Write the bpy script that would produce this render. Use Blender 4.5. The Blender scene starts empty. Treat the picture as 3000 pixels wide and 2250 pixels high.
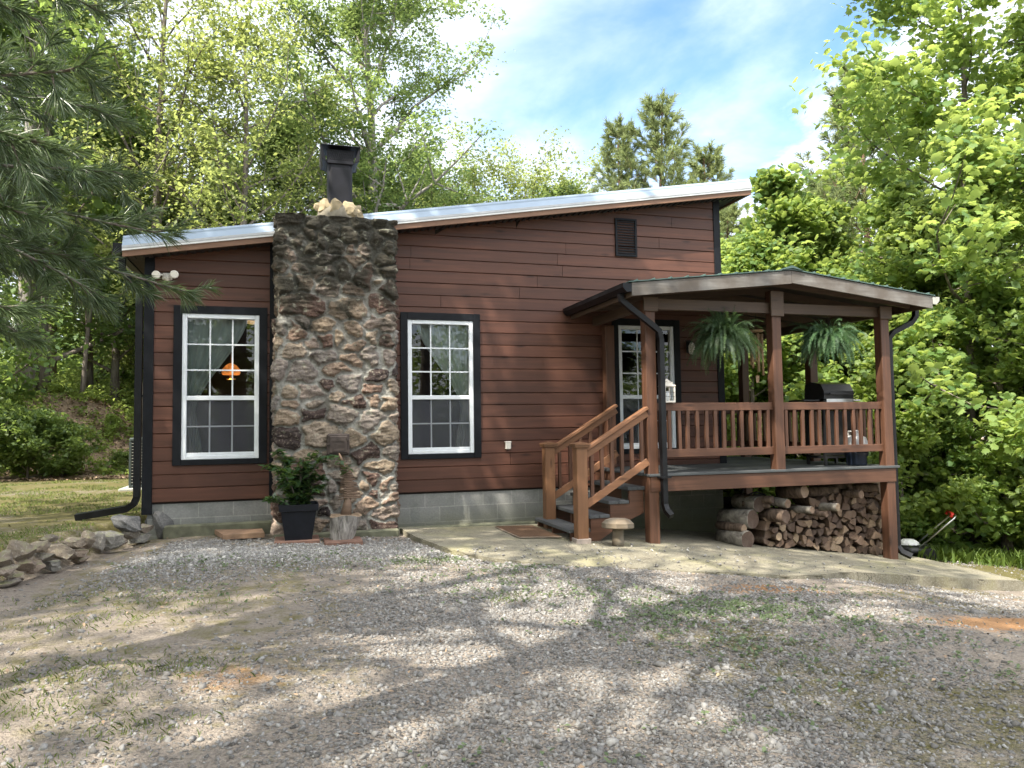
import bpy, bmesh, math, random
import numpy as np
from mathutils import Vector, Matrix, Euler

R = math.radians
S = bpy.context.scene
COL = S.collection

# ------------------------------------------------------------------ camera
cam_d = bpy.data.cameras.new('camera'); cam = bpy.data.objects.new('camera', cam_d); COL.objects.link(cam)
cam_d.sensor_width = 36.0; cam_d.lens = 36.0 * 2190.32 / 3000.0; cam_d.clip_start = 0.05; cam_d.clip_end = 600
CR = [[0.95781144, 0.00262414, 0.28738537], [-0.28705449, 0.05756489, 0.95618304], [-0.01403415, -0.99833832, 0.05588958]]
cam.matrix_world = Matrix(((CR[0][0], -CR[0][1], -CR[0][2], 0.0), (CR[1][0], -CR[1][1], -CR[1][2], -10.1),
                           (CR[2][0], -CR[2][1], -CR[2][2], 1.4), (0, 0, 0, 1)))
S.camera = cam

# ------------------------------------------------------------------ light, sky, exposure
SUN_DIR = Vector((-1.0, -0.58, 1.42)).normalized()
EL = math.asin(SUN_DIR.z); AZ = math.atan2(SUN_DIR.x, SUN_DIR.y)
S.view_settings.view_transform = 'Standard'; S.view_settings.look = 'None'
S.view_settings.exposure = 2.12; S.view_settings.gamma = 1.0
S.view_settings.use_curve_mapping = False
sun_d = bpy.data.lights.new('sun', 'SUN'); sun_d.energy = 2.8; sun_d.angle = R(0.55); sun_d.color = (1.0, 0.93, 0.80)
sun = bpy.data.objects.new('sun', sun_d); COL.objects.link(sun)
sun.rotation_euler = SUN_DIR.to_track_quat('Z', 'Y').to_euler()

W = bpy.data.worlds.new('World'); S.world = W; W.use_nodes = True
nt = W.node_tree; nt.nodes.clear()
def NN(nt, t, **kw):
    n = nt.nodes.new(t)
    for k, v in kw.items():
        if k.startswith('i_'):
            n.inputs[k[2:].replace('_', ' ')].default_value = v
        else:
            setattr(n, k, v)
    return n
def build_world():
    L = nt.links
    out = NN(nt, 'ShaderNodeOutputWorld'); bg = NN(nt, 'ShaderNodeBackground'); bg.inputs['Strength'].default_value = 0.105
    sky = NN(nt, 'ShaderNodeTexSky'); sky.sky_type = 'NISHITA'; sky.sun_disc = False
    sky.sun_elevation = EL; sky.sun_rotation = AZ; sky.air_density = 1.0; sky.dust_density = 0.6; sky.ozone_density = 2.0
    tc = NN(nt, 'ShaderNodeTexCoord'); sep = NN(nt, 'ShaderNodeSeparateXYZ')
    L.new(tc.outputs['Generated'], sep.inputs[0])
    zz = NN(nt, 'ShaderNodeMath', operation='MAXIMUM'); zz.inputs[1].default_value = 0.0; L.new(sep.outputs['Z'], zz.inputs[0])
    za = NN(nt, 'ShaderNodeMath', operation='ADD'); za.inputs[1].default_value = 0.22; L.new(zz.outputs[0], za.inputs[0])
    dv = NN(nt, 'ShaderNodeVectorMath', operation='DIVIDE'); L.new(tc.outputs['Generated'], dv.inputs[0])
    cb = NN(nt, 'ShaderNodeCombineXYZ')
    for i in range(3): L.new(za.outputs[0], cb.inputs[i])
    L.new(cb.outputs[0], dv.inputs[1])
    def noise(scale, det, loc, rough=0.55):
        mp = NN(nt, 'ShaderNodeMapping'); mp.inputs['Location'].default_value = loc; L.new(dv.outputs[0], mp.inputs[0])
        n = NN(nt, 'ShaderNodeTexNoise'); n.inputs['Scale'].default_value = scale; n.inputs['Detail'].default_value = det
        n.inputs['Roughness'].default_value = rough; n.inputs['Distortion'].default_value = 0.25
        L.new(mp.outputs[0], n.inputs[0]); return n.outputs[0]
    # broad veil that thins towards the east plus a firmer cumulus bank low in the north-east
    big = noise(1.5, 7, (3.3, 1.4, 0.0)); fine = noise(4.2, 9, (0.4, 2.1, 0.6), 0.6)
    grad = NN(nt, 'ShaderNodeMapRange'); L.new(sep.outputs['X'], grad.inputs[0])
    grad.inputs[1].default_value = -0.1; grad.inputs[2].default_value = 0.34; grad.inputs[3].default_value = 0.46; grad.inputs[4].default_value = 0.0
    a = NN(nt, 'ShaderNodeMath', operation='ADD'); L.new(big, a.inputs[0]); L.new(grad.outputs[0], a.inputs[1])
    veil = NN(nt, 'ShaderNodeMapRange'); veil.interpolation_type = 'SMOOTHSTEP'; L.new(a.outputs[0], veil.inputs[0])
    veil.inputs[1].default_value = 0.42; veil.inputs[2].default_value = 0.78; veil.inputs[3].default_value = 0.0; veil.inputs[4].default_value = 0.9
    # cumulus bank: east of a slanting line
    ln = NN(nt, 'ShaderNodeMath', operation='MULTIPLY_ADD'); L.new(sep.outputs['Z'], ln.inputs[0]); ln.inputs[1].default_value = -0.62
    L.new(sep.outputs['X'], ln.inputs[2])
    f2 = NN(nt, 'ShaderNodeMath', operation='MULTIPLY_ADD'); L.new(fine, f2.inputs[0]); f2.inputs[1].default_value = 0.22; L.new(ln.outputs[0], f2.inputs[2])
    cum = NN(nt, 'ShaderNodeMapRange'); cum.interpolation_type = 'SMOOTHSTEP'; L.new(f2.outputs[0], cum.inputs[0])
    cum.inputs[1].default_value = 0.455; cum.inputs[2].default_value = 0.53; cum.inputs[3].default_value = 0.0; cum.inputs[4].default_value = 0.95
    mx = NN(nt, 'ShaderNodeMath', operation='MAXIMUM'); L.new(veil.outputs[0], mx.inputs[0]); L.new(cum.outputs[0], mx.inputs[1])
    hs = NN(nt, 'ShaderNodeHueSaturation'); hs.inputs['Saturation'].default_value = 1.12; hs.inputs['Value'].default_value = 0.86
    L.new(sky.outputs[0], hs.inputs['Color'])
    cr = NN(nt, 'ShaderNodeMixRGB'); L.new(fine, cr.inputs[0]); cr.inputs[1].default_value = (2.2, 2.6, 3.2, 1); cr.inputs[2].default_value = (4.9, 5.0, 5.1, 1)
    sth = NN(nt, 'ShaderNodeMapRange'); sth.interpolation_type = 'SMOOTHSTEP'; L.new(sep.outputs['Y'], sth.inputs[0])  # unseen bright cloud added high behind the camera as fill for the cabin front
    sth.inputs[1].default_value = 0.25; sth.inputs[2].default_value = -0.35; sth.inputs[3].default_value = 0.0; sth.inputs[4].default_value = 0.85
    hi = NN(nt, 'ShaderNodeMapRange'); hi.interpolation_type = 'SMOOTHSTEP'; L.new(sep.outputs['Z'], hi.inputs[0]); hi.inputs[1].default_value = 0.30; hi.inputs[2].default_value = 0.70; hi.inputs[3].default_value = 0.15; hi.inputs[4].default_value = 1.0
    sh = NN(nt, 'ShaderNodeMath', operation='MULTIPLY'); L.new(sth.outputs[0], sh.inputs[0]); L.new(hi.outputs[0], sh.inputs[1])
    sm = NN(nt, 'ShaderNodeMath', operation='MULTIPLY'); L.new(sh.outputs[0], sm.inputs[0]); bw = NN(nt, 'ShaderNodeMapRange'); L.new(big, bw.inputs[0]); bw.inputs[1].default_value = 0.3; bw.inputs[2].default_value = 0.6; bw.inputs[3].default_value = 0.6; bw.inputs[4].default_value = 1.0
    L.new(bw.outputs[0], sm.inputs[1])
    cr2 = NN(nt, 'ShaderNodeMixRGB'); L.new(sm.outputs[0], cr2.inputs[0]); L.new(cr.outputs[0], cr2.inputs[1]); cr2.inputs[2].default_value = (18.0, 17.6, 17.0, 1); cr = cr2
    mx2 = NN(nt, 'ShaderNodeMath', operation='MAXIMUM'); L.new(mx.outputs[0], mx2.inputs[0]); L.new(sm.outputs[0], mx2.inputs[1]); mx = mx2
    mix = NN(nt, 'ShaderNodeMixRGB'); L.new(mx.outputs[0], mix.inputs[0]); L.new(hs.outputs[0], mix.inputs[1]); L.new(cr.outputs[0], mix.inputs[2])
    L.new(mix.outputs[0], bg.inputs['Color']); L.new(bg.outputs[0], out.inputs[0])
build_world()

# ------------------------------------------------------------------ numpy helpers
def smooth(t):
    t = np.clip(t, 0, 1); return t * t * (3 - 2 * t)
def _hash(ix, iy, s):
    h = (ix.astype(np.int64) * 374761393 + iy.astype(np.int64) * 668265263 + s * 1442695041) & 0x7fffffff
    h = ((h ^ (h >> 13)) * 1274126177) & 0x7fffffff
    return ((h ^ (h >> 16)) & 0xffff) / 65535.0
def vnoise(x, y, s=0):
    x = np.asarray(x, float); y = np.asarray(y, float)
    ix = np.floor(x); iy = np.floor(y); fx = smooth(x - ix); fy = smooth(y - iy)
    a = _hash(ix, iy, s); b = _hash(ix + 1, iy, s); c = _hash(ix, iy + 1, s); d = _hash(ix + 1, iy + 1, s)
    return (a * (1 - fx) + b * fx) * (1 - fy) + (c * (1 - fx) + d * fx) * fy
def fbm(x, y, s=0, o=4):
    r = 0; a = 0.5; f = 1.0
    for i in range(o):
        r = r + a * vnoise(np.asarray(x) * f + 17.3 * i, np.asarray(y) * f - 9.1 * i, s + i); a *= 0.5; f *= 2.03
    return r / (1 - 0.5 ** o)

def wall_line(y):
    return np.where(y < 0.2, -1.55 + (y - 0.2) * 0.315, -1.55 + (y - 0.2) * 0.02)
def gbase(x, y):
    x = np.asarray(x, float); y = np.asarray(y, float)
    near = np.interp(x, [-9, -2, -1.2, 0, 1.5, 3.3, 4.3, 6, 8, 9, 12, 20, 60], [.04, .05, .11, .09, .03, -.03, -.10, -.36, -.66, -.78, -1.02, -1.65, -4])
    flat = np.interp(x, [-8, 0, 4, 9, 20, 60], [.06, -.04, -.13, -.34, -.9, -3])
    fy = smooth((-y - 2.6) / 6.0)
    z = near * (1 - fy) + flat * fy
    s = smooth((wall_line(y) - 0.10 - x) / 0.22) * smooth((y + 7.5) / 4.0)
    z = z * (1 - s) + 0.34 * s
    z = z + 2.2 * smooth((y - 9.5) / 3.6) * smooth((-1.2 - x) / 5.0)
    z = z + 0.05 * np.clip(y - 15, 0, 60) * smooth((2 - x) / 10)
    z = z - 0.035 * np.clip(y - 1, 0, 40) * smooth((x - 6.5) / 4)
    return z
def gz(x, y):
    x = np.asarray(x, float); y = np.asarray(y, float)
    return gbase(x, y) + (fbm(x * 0.9, y * 0.9, 5, 3) - 0.5) * 0.05 + (fbm(x * 5, y * 5, 9, 2) - 0.5) * 0.016
def g1(x, y): return float(gz(np.array([x]), np.array([y]))[0])

# ------------------------------------------------------------------ material helpers
MATS = {}
def new_mat(name):
    m = bpy.data.materials.new(name); m.use_nodes = True; m.node_tree.nodes.clear()
    nt = m.node_tree; out = NN(nt, 'ShaderNodeOutputMaterial'); b = NN(nt, 'ShaderNodeBsdfPrincipled')
    nt.links.new(b.outputs[0], out.inputs[0]); MATS[name] = m
    return m, nt, b, out
def coords(nt, scale=(1, 1, 1), kind='Object'):
    tc = NN(nt, 'ShaderNodeTexCoord'); mp = NN(nt, 'ShaderNodeMapping'); mp.inputs['Scale'].default_value = scale
    nt.links.new(tc.outputs[kind], mp.inputs[0]); return mp.outputs[0]
def noise(nt, vec, scale, det=4, rough=0.55, dist=0.0):
    n = NN(nt, 'ShaderNodeTexNoise'); n.inputs['Scale'].default_value = scale; n.inputs['Detail'].default_value = det
    n.inputs['Roughness'].default_value = rough; n.inputs['Distortion'].default_value = dist
    nt.links.new(vec, n.inputs['Vector']); return n.outputs[0]
def ramp(nt, fac, stops):
    r = NN(nt, 'ShaderNodeValToRGB'); e = r.color_ramp.elements
    while len(e) < len(stops): e.new(0.5)
    for i, (p, c) in enumerate(stops):
        e[i].position = p; e[i].color = (c[0], c[1], c[2], 1) if len(c) == 3 else c
    nt.links.new(fac, r.inputs[0]); return r.outputs[0]
def rng_(nt, fac, a, b, c=0.0, d=1.0):
    r = NN(nt, 'ShaderNodeMapRange'); r.inputs[1].default_value = a; r.inputs[2].default_value = b; r.inputs[3].default_value = c; r.inputs[4].default_value = d
    nt.links.new(fac, r.inputs[0]); return r.outputs[0]
def mixc(nt, fac, a, b, mode='MIX'):
    m = NN(nt, 'ShaderNodeMixRGB', blend_type=mode)
    for i, v in enumerate((fac, a, b)):
        if isinstance(v, (int, float)): m.inputs[i].default_value = v
        elif isinstance(v, tuple): m.inputs[i].default_value = (v[0], v[1], v[2], 1)
        else: nt.links.new(v, m.inputs[i])
    return m.outputs[0]
def math_(nt, op, a, b=0.0, clamp=False):
    m = NN(nt, 'ShaderNodeMath', operation=op); m.use_clamp = clamp
    for i, v in enumerate((a, b)):
        if isinstance(v, (int, float)): m.inputs[i].default_value = v
        else: nt.links.new(v, m.inputs[i])
    return m.outputs[0]
def attr(nt, name):
    a = NN(nt, 'ShaderNodeAttribute'); a.attribute_name = name; return a.outputs['Fac']
def bump(nt, b, h, strength=0.3, dist=0.02):
    n = NN(nt, 'ShaderNodeBump'); n.inputs['Strength'].default_value = strength; n.inputs['Distance'].default_value = dist
    nt.links.new(h, n.inputs['Height']); nt.links.new(n.outputs[0], b.inputs['Normal'])

def plain(name, col, rough=0.55, metal=0.0, var=0.25, scale=14, bmp=0.15, spec=0.4):
    m, nt, b, o = new_mat(name); v = coords(nt)
    n = noise(nt, v, scale, 5); n2 = noise(nt, v, scale * 6, 3)
    dark = tuple(c * (1 - var) for c in col); lite = tuple(min(1, c * (1 + var)) for c in col)
    c = mixc(nt, rng_(nt, n, 0.3, 0.7), dark, lite); nt.links.new(c, b.inputs['Base Color'])
    b.inputs['Roughness'].default_value = rough; b.inputs['Metallic'].default_value = metal; b.inputs['Specular IOR Level'].default_value = spec
    if bmp: bump(nt, b, n2, bmp, 0.004)
    return m
def wood(name, col, axis='Z', rough=0.55, contrast=0.4, grain=1.0, tint=False, knots=True, grey=None):
    """stained timber: streaky grain along an axis, knots, board to board tint"""
    m, nt, b, o = new_mat(name)
    sc = {'X': (1.2, 26, 26), 'Y': (26, 1.2, 26), 'Z': (26, 26, 1.2)}[axis]
    v = coords(nt, tuple(s * grain for s in sc)); v0 = coords(nt, (1, 1, 1))
    g = noise(nt, v, 1.0, 6, 0.65, 0.6); big = noise(nt, v0, 1.7, 4)
    c = mixc(nt, rng_(nt, g, 0.25, 0.75), tuple(x * (1 - contrast) for x in col), tuple(x * (1 + contrast * .8) for x in col))
    c = mixc(nt, rng_(nt, big, 0.35, 0.7, 0, 0.4), c, tuple(x * 0.62 for x in col))
    if knots:
        vk = coords(nt, {'X': (1.6, 6, 6), 'Y': (6, 1.6, 6), 'Z': (6, 6, 1.6)}[axis])
        vo = NN(nt, 'ShaderNodeTexVoronoi'); vo.inputs['Scale'].default_value = 1.0; nt.links.new(vk, vo.inputs['Vector'])
        k = rng_(nt, vo.outputs['Distance'], 0.05, 0.16, 0.75, 0.0)
        c = mixc(nt, k, c, tuple(x * 0.25 for x in col))
    if grey:
        gv = noise(nt, v0, 3.0, 5)
        c = mixc(nt, rng_(nt, gv, 0.3, 0.62, 0, 0.9), c, grey)
    if tint:
        t = attr(nt, 'tint')
        c = mixc(nt, 1.0, c, mixc(nt, t, (0.74, 0.74, 0.74), (1.22, 1.2, 1.18)), 'MULTIPLY')
    nt.links.new(c, b.inputs['Base Color'])
    nt.links.new(rng_(nt, g, 0.2, 0.8, rough - .1, rough + .15), b.inputs['Roughness']); b.inputs['Specular IOR Level'].default_value = 0.35
    bump(nt, b, g, 0.25, 0.004)
    return m
def leaf_mat(name, a, b_, trans, tfac=0.42, rough=0.5, spec=0.35):
    m, nt, b, out = new_mat(name)
    t = attr(nt, 'tint'); oi = NN(nt, 'ShaderNodeObjectInfo')
    c = mixc(nt, t, a, b_)
    hs = NN(nt, 'ShaderNodeHueSaturation'); nt.links.new(c, hs.inputs['Color'])
    nt.links.new(rng_(nt, oi.outputs['Random'], 0, 1, 0.485, 0.515), hs.inputs['Hue']); nt.links.new(rng_(nt, oi.outputs['Random'], 0, 1, 0.82, 1.2), hs.inputs['Value'])
    nt.links.new(hs.outputs[0], b.inputs['Base Color']); b.inputs['Roughness'].default_value = rough; b.inputs['Specular IOR Level'].default_value = spec
    tr = NN(nt, 'ShaderNodeBsdfTranslucent'); nt.links.new(mixc(nt, t, trans, tuple(x * 1.35 for x in trans)), tr.inputs['Color'])
    ms = NN(nt, 'ShaderNodeMixShader'); ms.inputs[0].default_value = tfac
    nt.links.new(b.outputs[0], ms.inputs[1]); nt.links.new(tr.outputs[0], ms.inputs[2]); nt.links.new(ms.outputs[0], out.inputs[0])
    return m

# ------------------------------------------------------------------ mesh helpers
def tag(o, label=None, cat=None, group=None, kind=None):
    for k, v in (('label', label), ('category', cat), ('group', group), ('kind', kind)):
        if v: o[k] = v
    return o
def empty(name, loc, label=None, cat=None, group=None):
    o = bpy.data.objects.new(name, None); COL.objects.link(o); o.location = loc; o.empty_display_size = 0.1
    return tag(o, label, cat, group)
def link(name, me, mats, parent=None, loc=None):
    for m in (mats if isinstance(mats, (list, tuple)) else [mats]):
        me.materials.append(MATS[m] if isinstance(m, str) else m)
    o = bpy.data.objects.new(name, me); COL.objects.link(o)
    if parent: o.parent = parent
    if loc is not None: o.location = loc
    return o
def origin_of(o):
    v = Vector((0, 0, 0))
    while o: v += Vector(o.location); o = o.parent
    return v
def np_mesh(name, V, faces, tint=None, attrs=None, mat_idx=None, smooth_=False):
    """faces: (n,k) int array, or list of such arrays"""
    me = bpy.data.meshes.new(name); V = np.asarray(V, np.float32)
    fl = faces if isinstance(faces, list) else [faces]
    fl = [np.asarray(f, np.int32) for f in fl if len(f)]
    me.vertices.add(len(V)); me.vertices.foreach_set('co', V.ravel())
    idx = np.concatenate([f.ravel() for f in fl]); tot = np.concatenate([np.full(len(f), f.shape[1], np.int32) for f in fl])
    st = np.concatenate([[0], np.cumsum(tot)[:-1]]).astype(np.int32)
    me.loops.add(len(idx)); me.loops.foreach_set('vertex_index', idx)
    me.polygons.add(len(tot)); me.polygons.foreach_set('loop_start', st); me.polygons.foreach_set('loop_total', tot)
    if mat_idx is not None: me.polygons.foreach_set('material_index', np.asarray(mat_idx, np.int32))
    if smooth_: me.polygons.foreach_set('use_smooth', np.ones(len(tot), bool))
    me.update(calc_edges=True)
    if tint is not None: attrs = dict(attrs or {}, tint=tint)
    for k, a in (attrs or {}).items():
        at = me.attributes.new(k, 'FLOAT', 'POINT'); at.data.foreach_set('value', np.asarray(a, np.float32))
    return me

class MB:
    """collects shapes, builds ONE mesh object"""
    def __init__(s): s.V = []; s.F = []; s.M = []; s.T = []; s.sm = []
    def add(s, vs, fs, mi=0, t=0.5, sm=False):
        o = len(s.V); s.V += [tuple(v) for v in vs]; s.T += [t] * len(vs)
        for f in fs: s.F.append([i + o for i in f]); s.M.append(mi); s.sm.append(sm)
        return s
    def box(s, a, b, mi=0, t=0.5, rot=None, piv=None, bev=0.0):
        x0, y0, z0 = [min(p, q) for p, q in zip(a, b)]; x1, y1, z1 = [max(p, q) for p, q in zip(a, b)]
        e = min(bev, (x1 - x0) * .45, (y1 - y0) * .45, (z1 - z0) * .45)
        if e > 0:
            vs = []
            for X, sx in ((x0, 1), (x1, -1)):
                for Y, sy in ((y0, 1), (y1, -1)):
                    for Z, sz in ((z0, 1), (z1, -1)):
                        vs += [(X, Y + sy * e, Z + sz * e), (X + sx * e, Y, Z + sz * e), (X + sx * e, Y + sy * e, Z)]
            def ix(i, j, k, c): return (i * 4 + j * 2 + k) * 3 + c
            fs = [[ix(0, 0, 0, 0), ix(0, 0, 1, 0), ix(0, 1, 1, 0), ix(0, 1, 0, 0)], [ix(1, 0, 0, 0), ix(1, 1, 0, 0), ix(1, 1, 1, 0), ix(1, 0, 1, 0)],
                  [ix(0, 0, 0, 1), ix(1, 0, 0, 1), ix(1, 0, 1, 1), ix(0, 0, 1, 1)], [ix(0, 1, 0, 1), ix(0, 1, 1, 1), ix(1, 1, 1, 1), ix(1, 1, 0, 1)],
                  [ix(0, 0, 0, 2), ix(0, 1, 0, 2), ix(1, 1, 0, 2), ix(1, 0, 0, 2)], [ix(0, 0, 1, 2), ix(1, 0, 1, 2), ix(1, 1, 1, 2), ix(0, 1, 1, 2)]]
            for j in (0, 1):
                for k in (0, 1): fs.append([ix(0, j, k, 1), ix(1, j, k, 1), ix(1, j, k, 2), ix(0, j, k, 2)])
            for i in (0, 1):
                for k in (0, 1): fs.append([ix(i, 0, k, 0), ix(i, 1, k, 0), ix(i, 1, k, 2), ix(i, 0, k, 2)])
            for i in (0, 1):
                for j in (0, 1): fs.append([ix(i, j, 0, 0), ix(i, j, 1, 0), ix(i, j, 1, 1), ix(i, j, 0, 1)])
            for i in (0, 1):
                for j in (0, 1):
                    for k in (0, 1): fs.append([ix(i, j, k, 0), ix(i, j, k, 1), ix(i, j, k, 2)])
        else:
            vs = [(x0, y0, z0), (x1, y0, z0), (x1, y1, z0), (x0, y1, z0), (x0, y0, z1), (x1, y0, z1), (x1, y1, z1), (x0, y1, z1)]
            fs = [(0, 3, 2, 1), (4, 5, 6, 7), (0, 1, 5, 4), (1, 2, 6, 5), (2, 3, 7, 6), (3, 0, 4, 7)]
        if rot is not None:
            p = Vector(piv) if piv else Vector(((x0 + x1) / 2, (y0 + y1) / 2, (z0 + z1) / 2))
            m = rot if isinstance(rot, Matrix) else Euler(rot).to_matrix()
            vs = [m @ (Vector(v) - p) + p for v in vs]
        return s.add(vs, fs, mi, t)
    def bar(s, p, q, w, h, up=(0, 0, 1), mi=0, t=0.5, bev=0.004):
        """box of cross section w x h running from p to q"""
        p = Vector(p); q = Vector(q); d = q - p; L = d.length; d.normalize(); u = Vector(up)
        side = d.cross(u).normalized(); u2 = side.cross(d)
        m = Matrix((d, side, u2)).transposed(); mid = (p + q) / 2
        return s.box((mid.x - L / 2, mid.y - w / 2, mid.z - h / 2), (mid.x + L / 2, mid.y + w / 2, mid.z + h / 2), mi, t, rot=m, piv=mid, bev=bev)
    def tube(s, pts, r, n=10, mi=0, t=0.5, cap=True, sq=False):
        pts = [Vector(p) for p in pts]; rs = r if isinstance(r, (list, tuple)) else [r] * len(pts)
        o = len(s.V); prev = None; vs = []
        for i, p in enumerate(pts):
            d = (pts[min(i + 1, len(pts) - 1)] - pts[max(i - 1, 0)]).normalized()
            if prev is None:
                a = Vector((0, 0, 1)) if abs(d.z) < 0.9 else Vector((0, 1, 0)); a = (a - d * a.dot(d)).normalized()
            else: a = (prev - d * prev.dot(d)).normalized()
            prev = a; b = d.cross(a)
            for k in range(n):
                an = 2 * math.pi * (k + (0.5 if sq else 0)) / n
                vs.append(p + (a * math.cos(an) + b * math.sin(an)) * rs[i])
        fs = []
        for i in range(len(pts) - 1):
            for k in range(n): fs.append((i * n + k, i * n + (k + 1) % n, (i + 1) * n + (k + 1) % n, (i + 1) * n + k))
        s.add(vs, fs, mi, t, not sq)
        if cap:
            s.F.append([o + k for k in range(n)][::-1]); s.M.append(mi); s.sm.append(False)
            m_ = (len(pts) - 1) * n; s.F.append([o + m_ + k for k in range(n)]); s.M.append(mi); s.sm.append(False)
        return s
    def lathe(s, c, prof, n=20, mi=0, t=0.5):
        """prof: (r,z) list about a vertical axis at c"""
        vs = []; fs = []
        for r, z in prof:
            for k in range(n):
                a = 2 * math.pi * k / n; vs.append((c[0] + r * math.cos(a), c[1] + r * math.sin(a), c[2] + z))
        for i in range(len(prof) - 1):
            for k in range(n): fs.append((i * n + k, i * n + (k + 1) % n, (i + 1) * n + (k + 1) % n, (i + 1) * n + k))
        fs.append(list(range(n))[::-1]); fs.append([(len(prof) - 1) * n + k for k in range(n)])
        return s.add(vs, fs, mi, t, True)
    def prism(s, poly, vec, mi=0, t=0.5):
        """3D polygon extruded by vec"""
        n = len(poly); v = Vector(vec); vs = [Vector(p) for p in poly] + [Vector(p) + v for p in poly]
        fs = [list(range(n))[::-1], list(range(n, 2 * n))] + [(i, (i + 1) % n, n + (i + 1) % n, n + i) for i in range(n)]
        return s.add(vs, fs, mi, t)
    def ball(s, c, r, sc=(1, 1, 1), mi=0, t=0.5, nu=14, nv=8):
        vs = []; fs = []
        for j in range(nv + 1):
            th = math.pi * j / nv
            for i in range(nu):
                ph = 2 * math.pi * i / nu
                vs.append((c[0] + r * sc[0] * math.sin(th) * math.cos(ph), c[1] + r * sc[1] * math.sin(th) * math.sin(ph), c[2] - r * sc[2] * math.cos(th)))
        for j in range(nv):
            for i in range(nu): fs.append((j * nu + i, j * nu + (i + 1) % nu, (j + 1) * nu + (i + 1) % nu, (j + 1) * nu + i))
        return s.add(vs, fs, mi, t, True)
    def build(s, name, mats, parent=None, local=False, fix=True):
        me = bpy.data.meshes.new(name)
        off = Vector((0, 0, 0)) if (local or parent is None) else origin_of(parent)
        me.from_pydata([Vector(v) - off for v in s.V], [], s.F)
        me.polygons.foreach_set('material_index', np.array(s.M, np.int32)); me.polygons.foreach_set('use_smooth', np.array(s.sm, bool))
        if fix:
            bm = bmesh.new(); bm.from_mesh(me); bmesh.ops.recalc_face_normals(bm, faces=bm.faces); bm.to_mesh(me); bm.free()
        at = me.attributes.new('tint', 'FLOAT', 'POINT'); at.data.foreach_set('value', np.array(s.T, np.float32))
        me.update()
        return link(name, me, mats, parent)
def kids(o): return [c for c in bpy.data.objects if c.parent == o]
def copy_tree(o, parent=None, name=None):
    c = o.copy(); COL.objects.link(c); c.parent = parent
    for ch in list(o.children): copy_tree(ch, c)
    return c

# ------------------------------------------------------------------ materials
wood('siding', (0.096, 0.040, 0.026), 'X', 0.5, 0.45, 0.7, tint=True)
wood('siding_side', (0.096, 0.040, 0.026), 'Y', 0.5, 0.22, 0.7, tint=True)
wood('stain_z', (0.090, 0.042, 0.025), 'Z', 0.5, 0.5, tint=True)
wood('stain_x', (0.090, 0.042, 0.025), 'X', 0.5, 0.5, tint=True)
wood('stain_y', (0.090, 0.042, 0.025), 'Y', 0.5, 0.5, tint=True)
wood('newel_wood', (0.165, 0.082, 0.042), 'Z', 0.5, 0.3, tint=True)
wood('rail_wood', (0.185, 0.090, 0.047), 'X', 0.48, 0.3, tint=True)
wood('weathered_fascia', (0.185, 0.178, 0.168), 'X', 0.8, 0.6, 0.8, grey=(0.085, 0.070, 0.058))
wood('beam_brown', (0.090, 0.060, 0.042), 'X', 0.6, 0.35)
wood('beam_brown_y', (0.090, 0.060, 0.042), 'Y', 0.6, 0.35)
wood('deck_grey', (0.060, 0.066, 0.070), 'X', 0.7, 0.35, tint=True, knots=False)
wood('tread_grey', (0.075, 0.08, 0.085), 'Y', 0.7, 0.45, tint=True, knots=False)
wood('fascia_brown', (0.19, 0.105, 0.066), 'X', 0.55, 0.2, knots=False)
wood('plank_weathered', (0.24, 0.15, 0.085), 'Y', 0.8, 0.4, tint=True)
wood('stool_wood', (0.15, 0.11, 0.072), 'X', 0.8, 0.45, grey=(0.145, 0.13, 0.105))
wood('carving_wood', (0.15, 0.10, 0.07), 'X', 0.8, 0.45, knots=False)
plain('black_trim', (0.0045, 0.0055, 0.008), 0.55, var=0.3, bmp=0.1, spec=0.2)
plain('black_metal', (0.006, 0.0065, 0.008), 0.42, metal=0.0, spec=0.25, var=0.3, bmp=0.06)
plain('flue_black', (0.008, 0.008, 0.012), 0.5, metal=0.0, spec=0.25, var=0.5, scale=5, bmp=0.06)
plain('dark_soffit', (0.035, 0.028, 0.027), 0.7)
plain('white_vinyl', (0.66, 0.69, 0.72), 0.4, var=0.04, bmp=0.0)
plain('dirty_white', (0.62, 0.58, 0.52), 0.5, var=0.12)
plain('roof_metal', (0.28, 0.345, 0.435), 0.55, metal=0.0, spec=0.15, var=0.06, scale=3, bmp=0.03)
plain('roof_trim_white', (0.72, 0.73, 0.74), 0.45, var=0.05)
plain('roof_trim_grey', (0.40, 0.41, 0.43), 0.5, var=0.08)
plain('green_metal', (0.055, 0.095, 0.085), 0.5, metal=0.0, var=0.1, bmp=0.03)
plain('iron_door', (0.060, 0.046, 0.040), 0.6, metal=0.3, var=0.3, scale=20, bmp=0.3)
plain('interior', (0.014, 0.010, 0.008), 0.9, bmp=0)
plain('curtain', (0.46, 0.50, 0.48), 0.9, var=0.06, bmp=0.1)
plain('grey_clay', (0.30, 0.25, 0.22), 0.8)
plain('terracotta_slab', (0.24, 0.15, 0.095), 0.85, var=0.35, scale=7, bmp=0.4)
plain('paver_red', (0.17, 0.095, 0.07), 0.85, var=0.35, scale=9, bmp=0.4)
plain('ac_green', (0.040, 0.052, 0.050), 0.5, metal=0.2)
plain('ac_dark', (0.012, 0.015, 0.015), 0.6)
plain('concrete', (0.33, 0.33, 0.30), 0.85, var=0.25, scale=6, bmp=0.4)
plain('footing_moss', (0.125, 0.125, 0.085), 0.9, var=0.4, scale=6, bmp=0.5)
plain('crown_mortar', (0.17, 0.15, 0.115), 0.9, var=0.4, scale=9, bmp=0.6)
plain('pot_black', (0.008, 0.009, 0.013), 0.45, var=0.25, bmp=0.08, spec=0.3)
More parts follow.
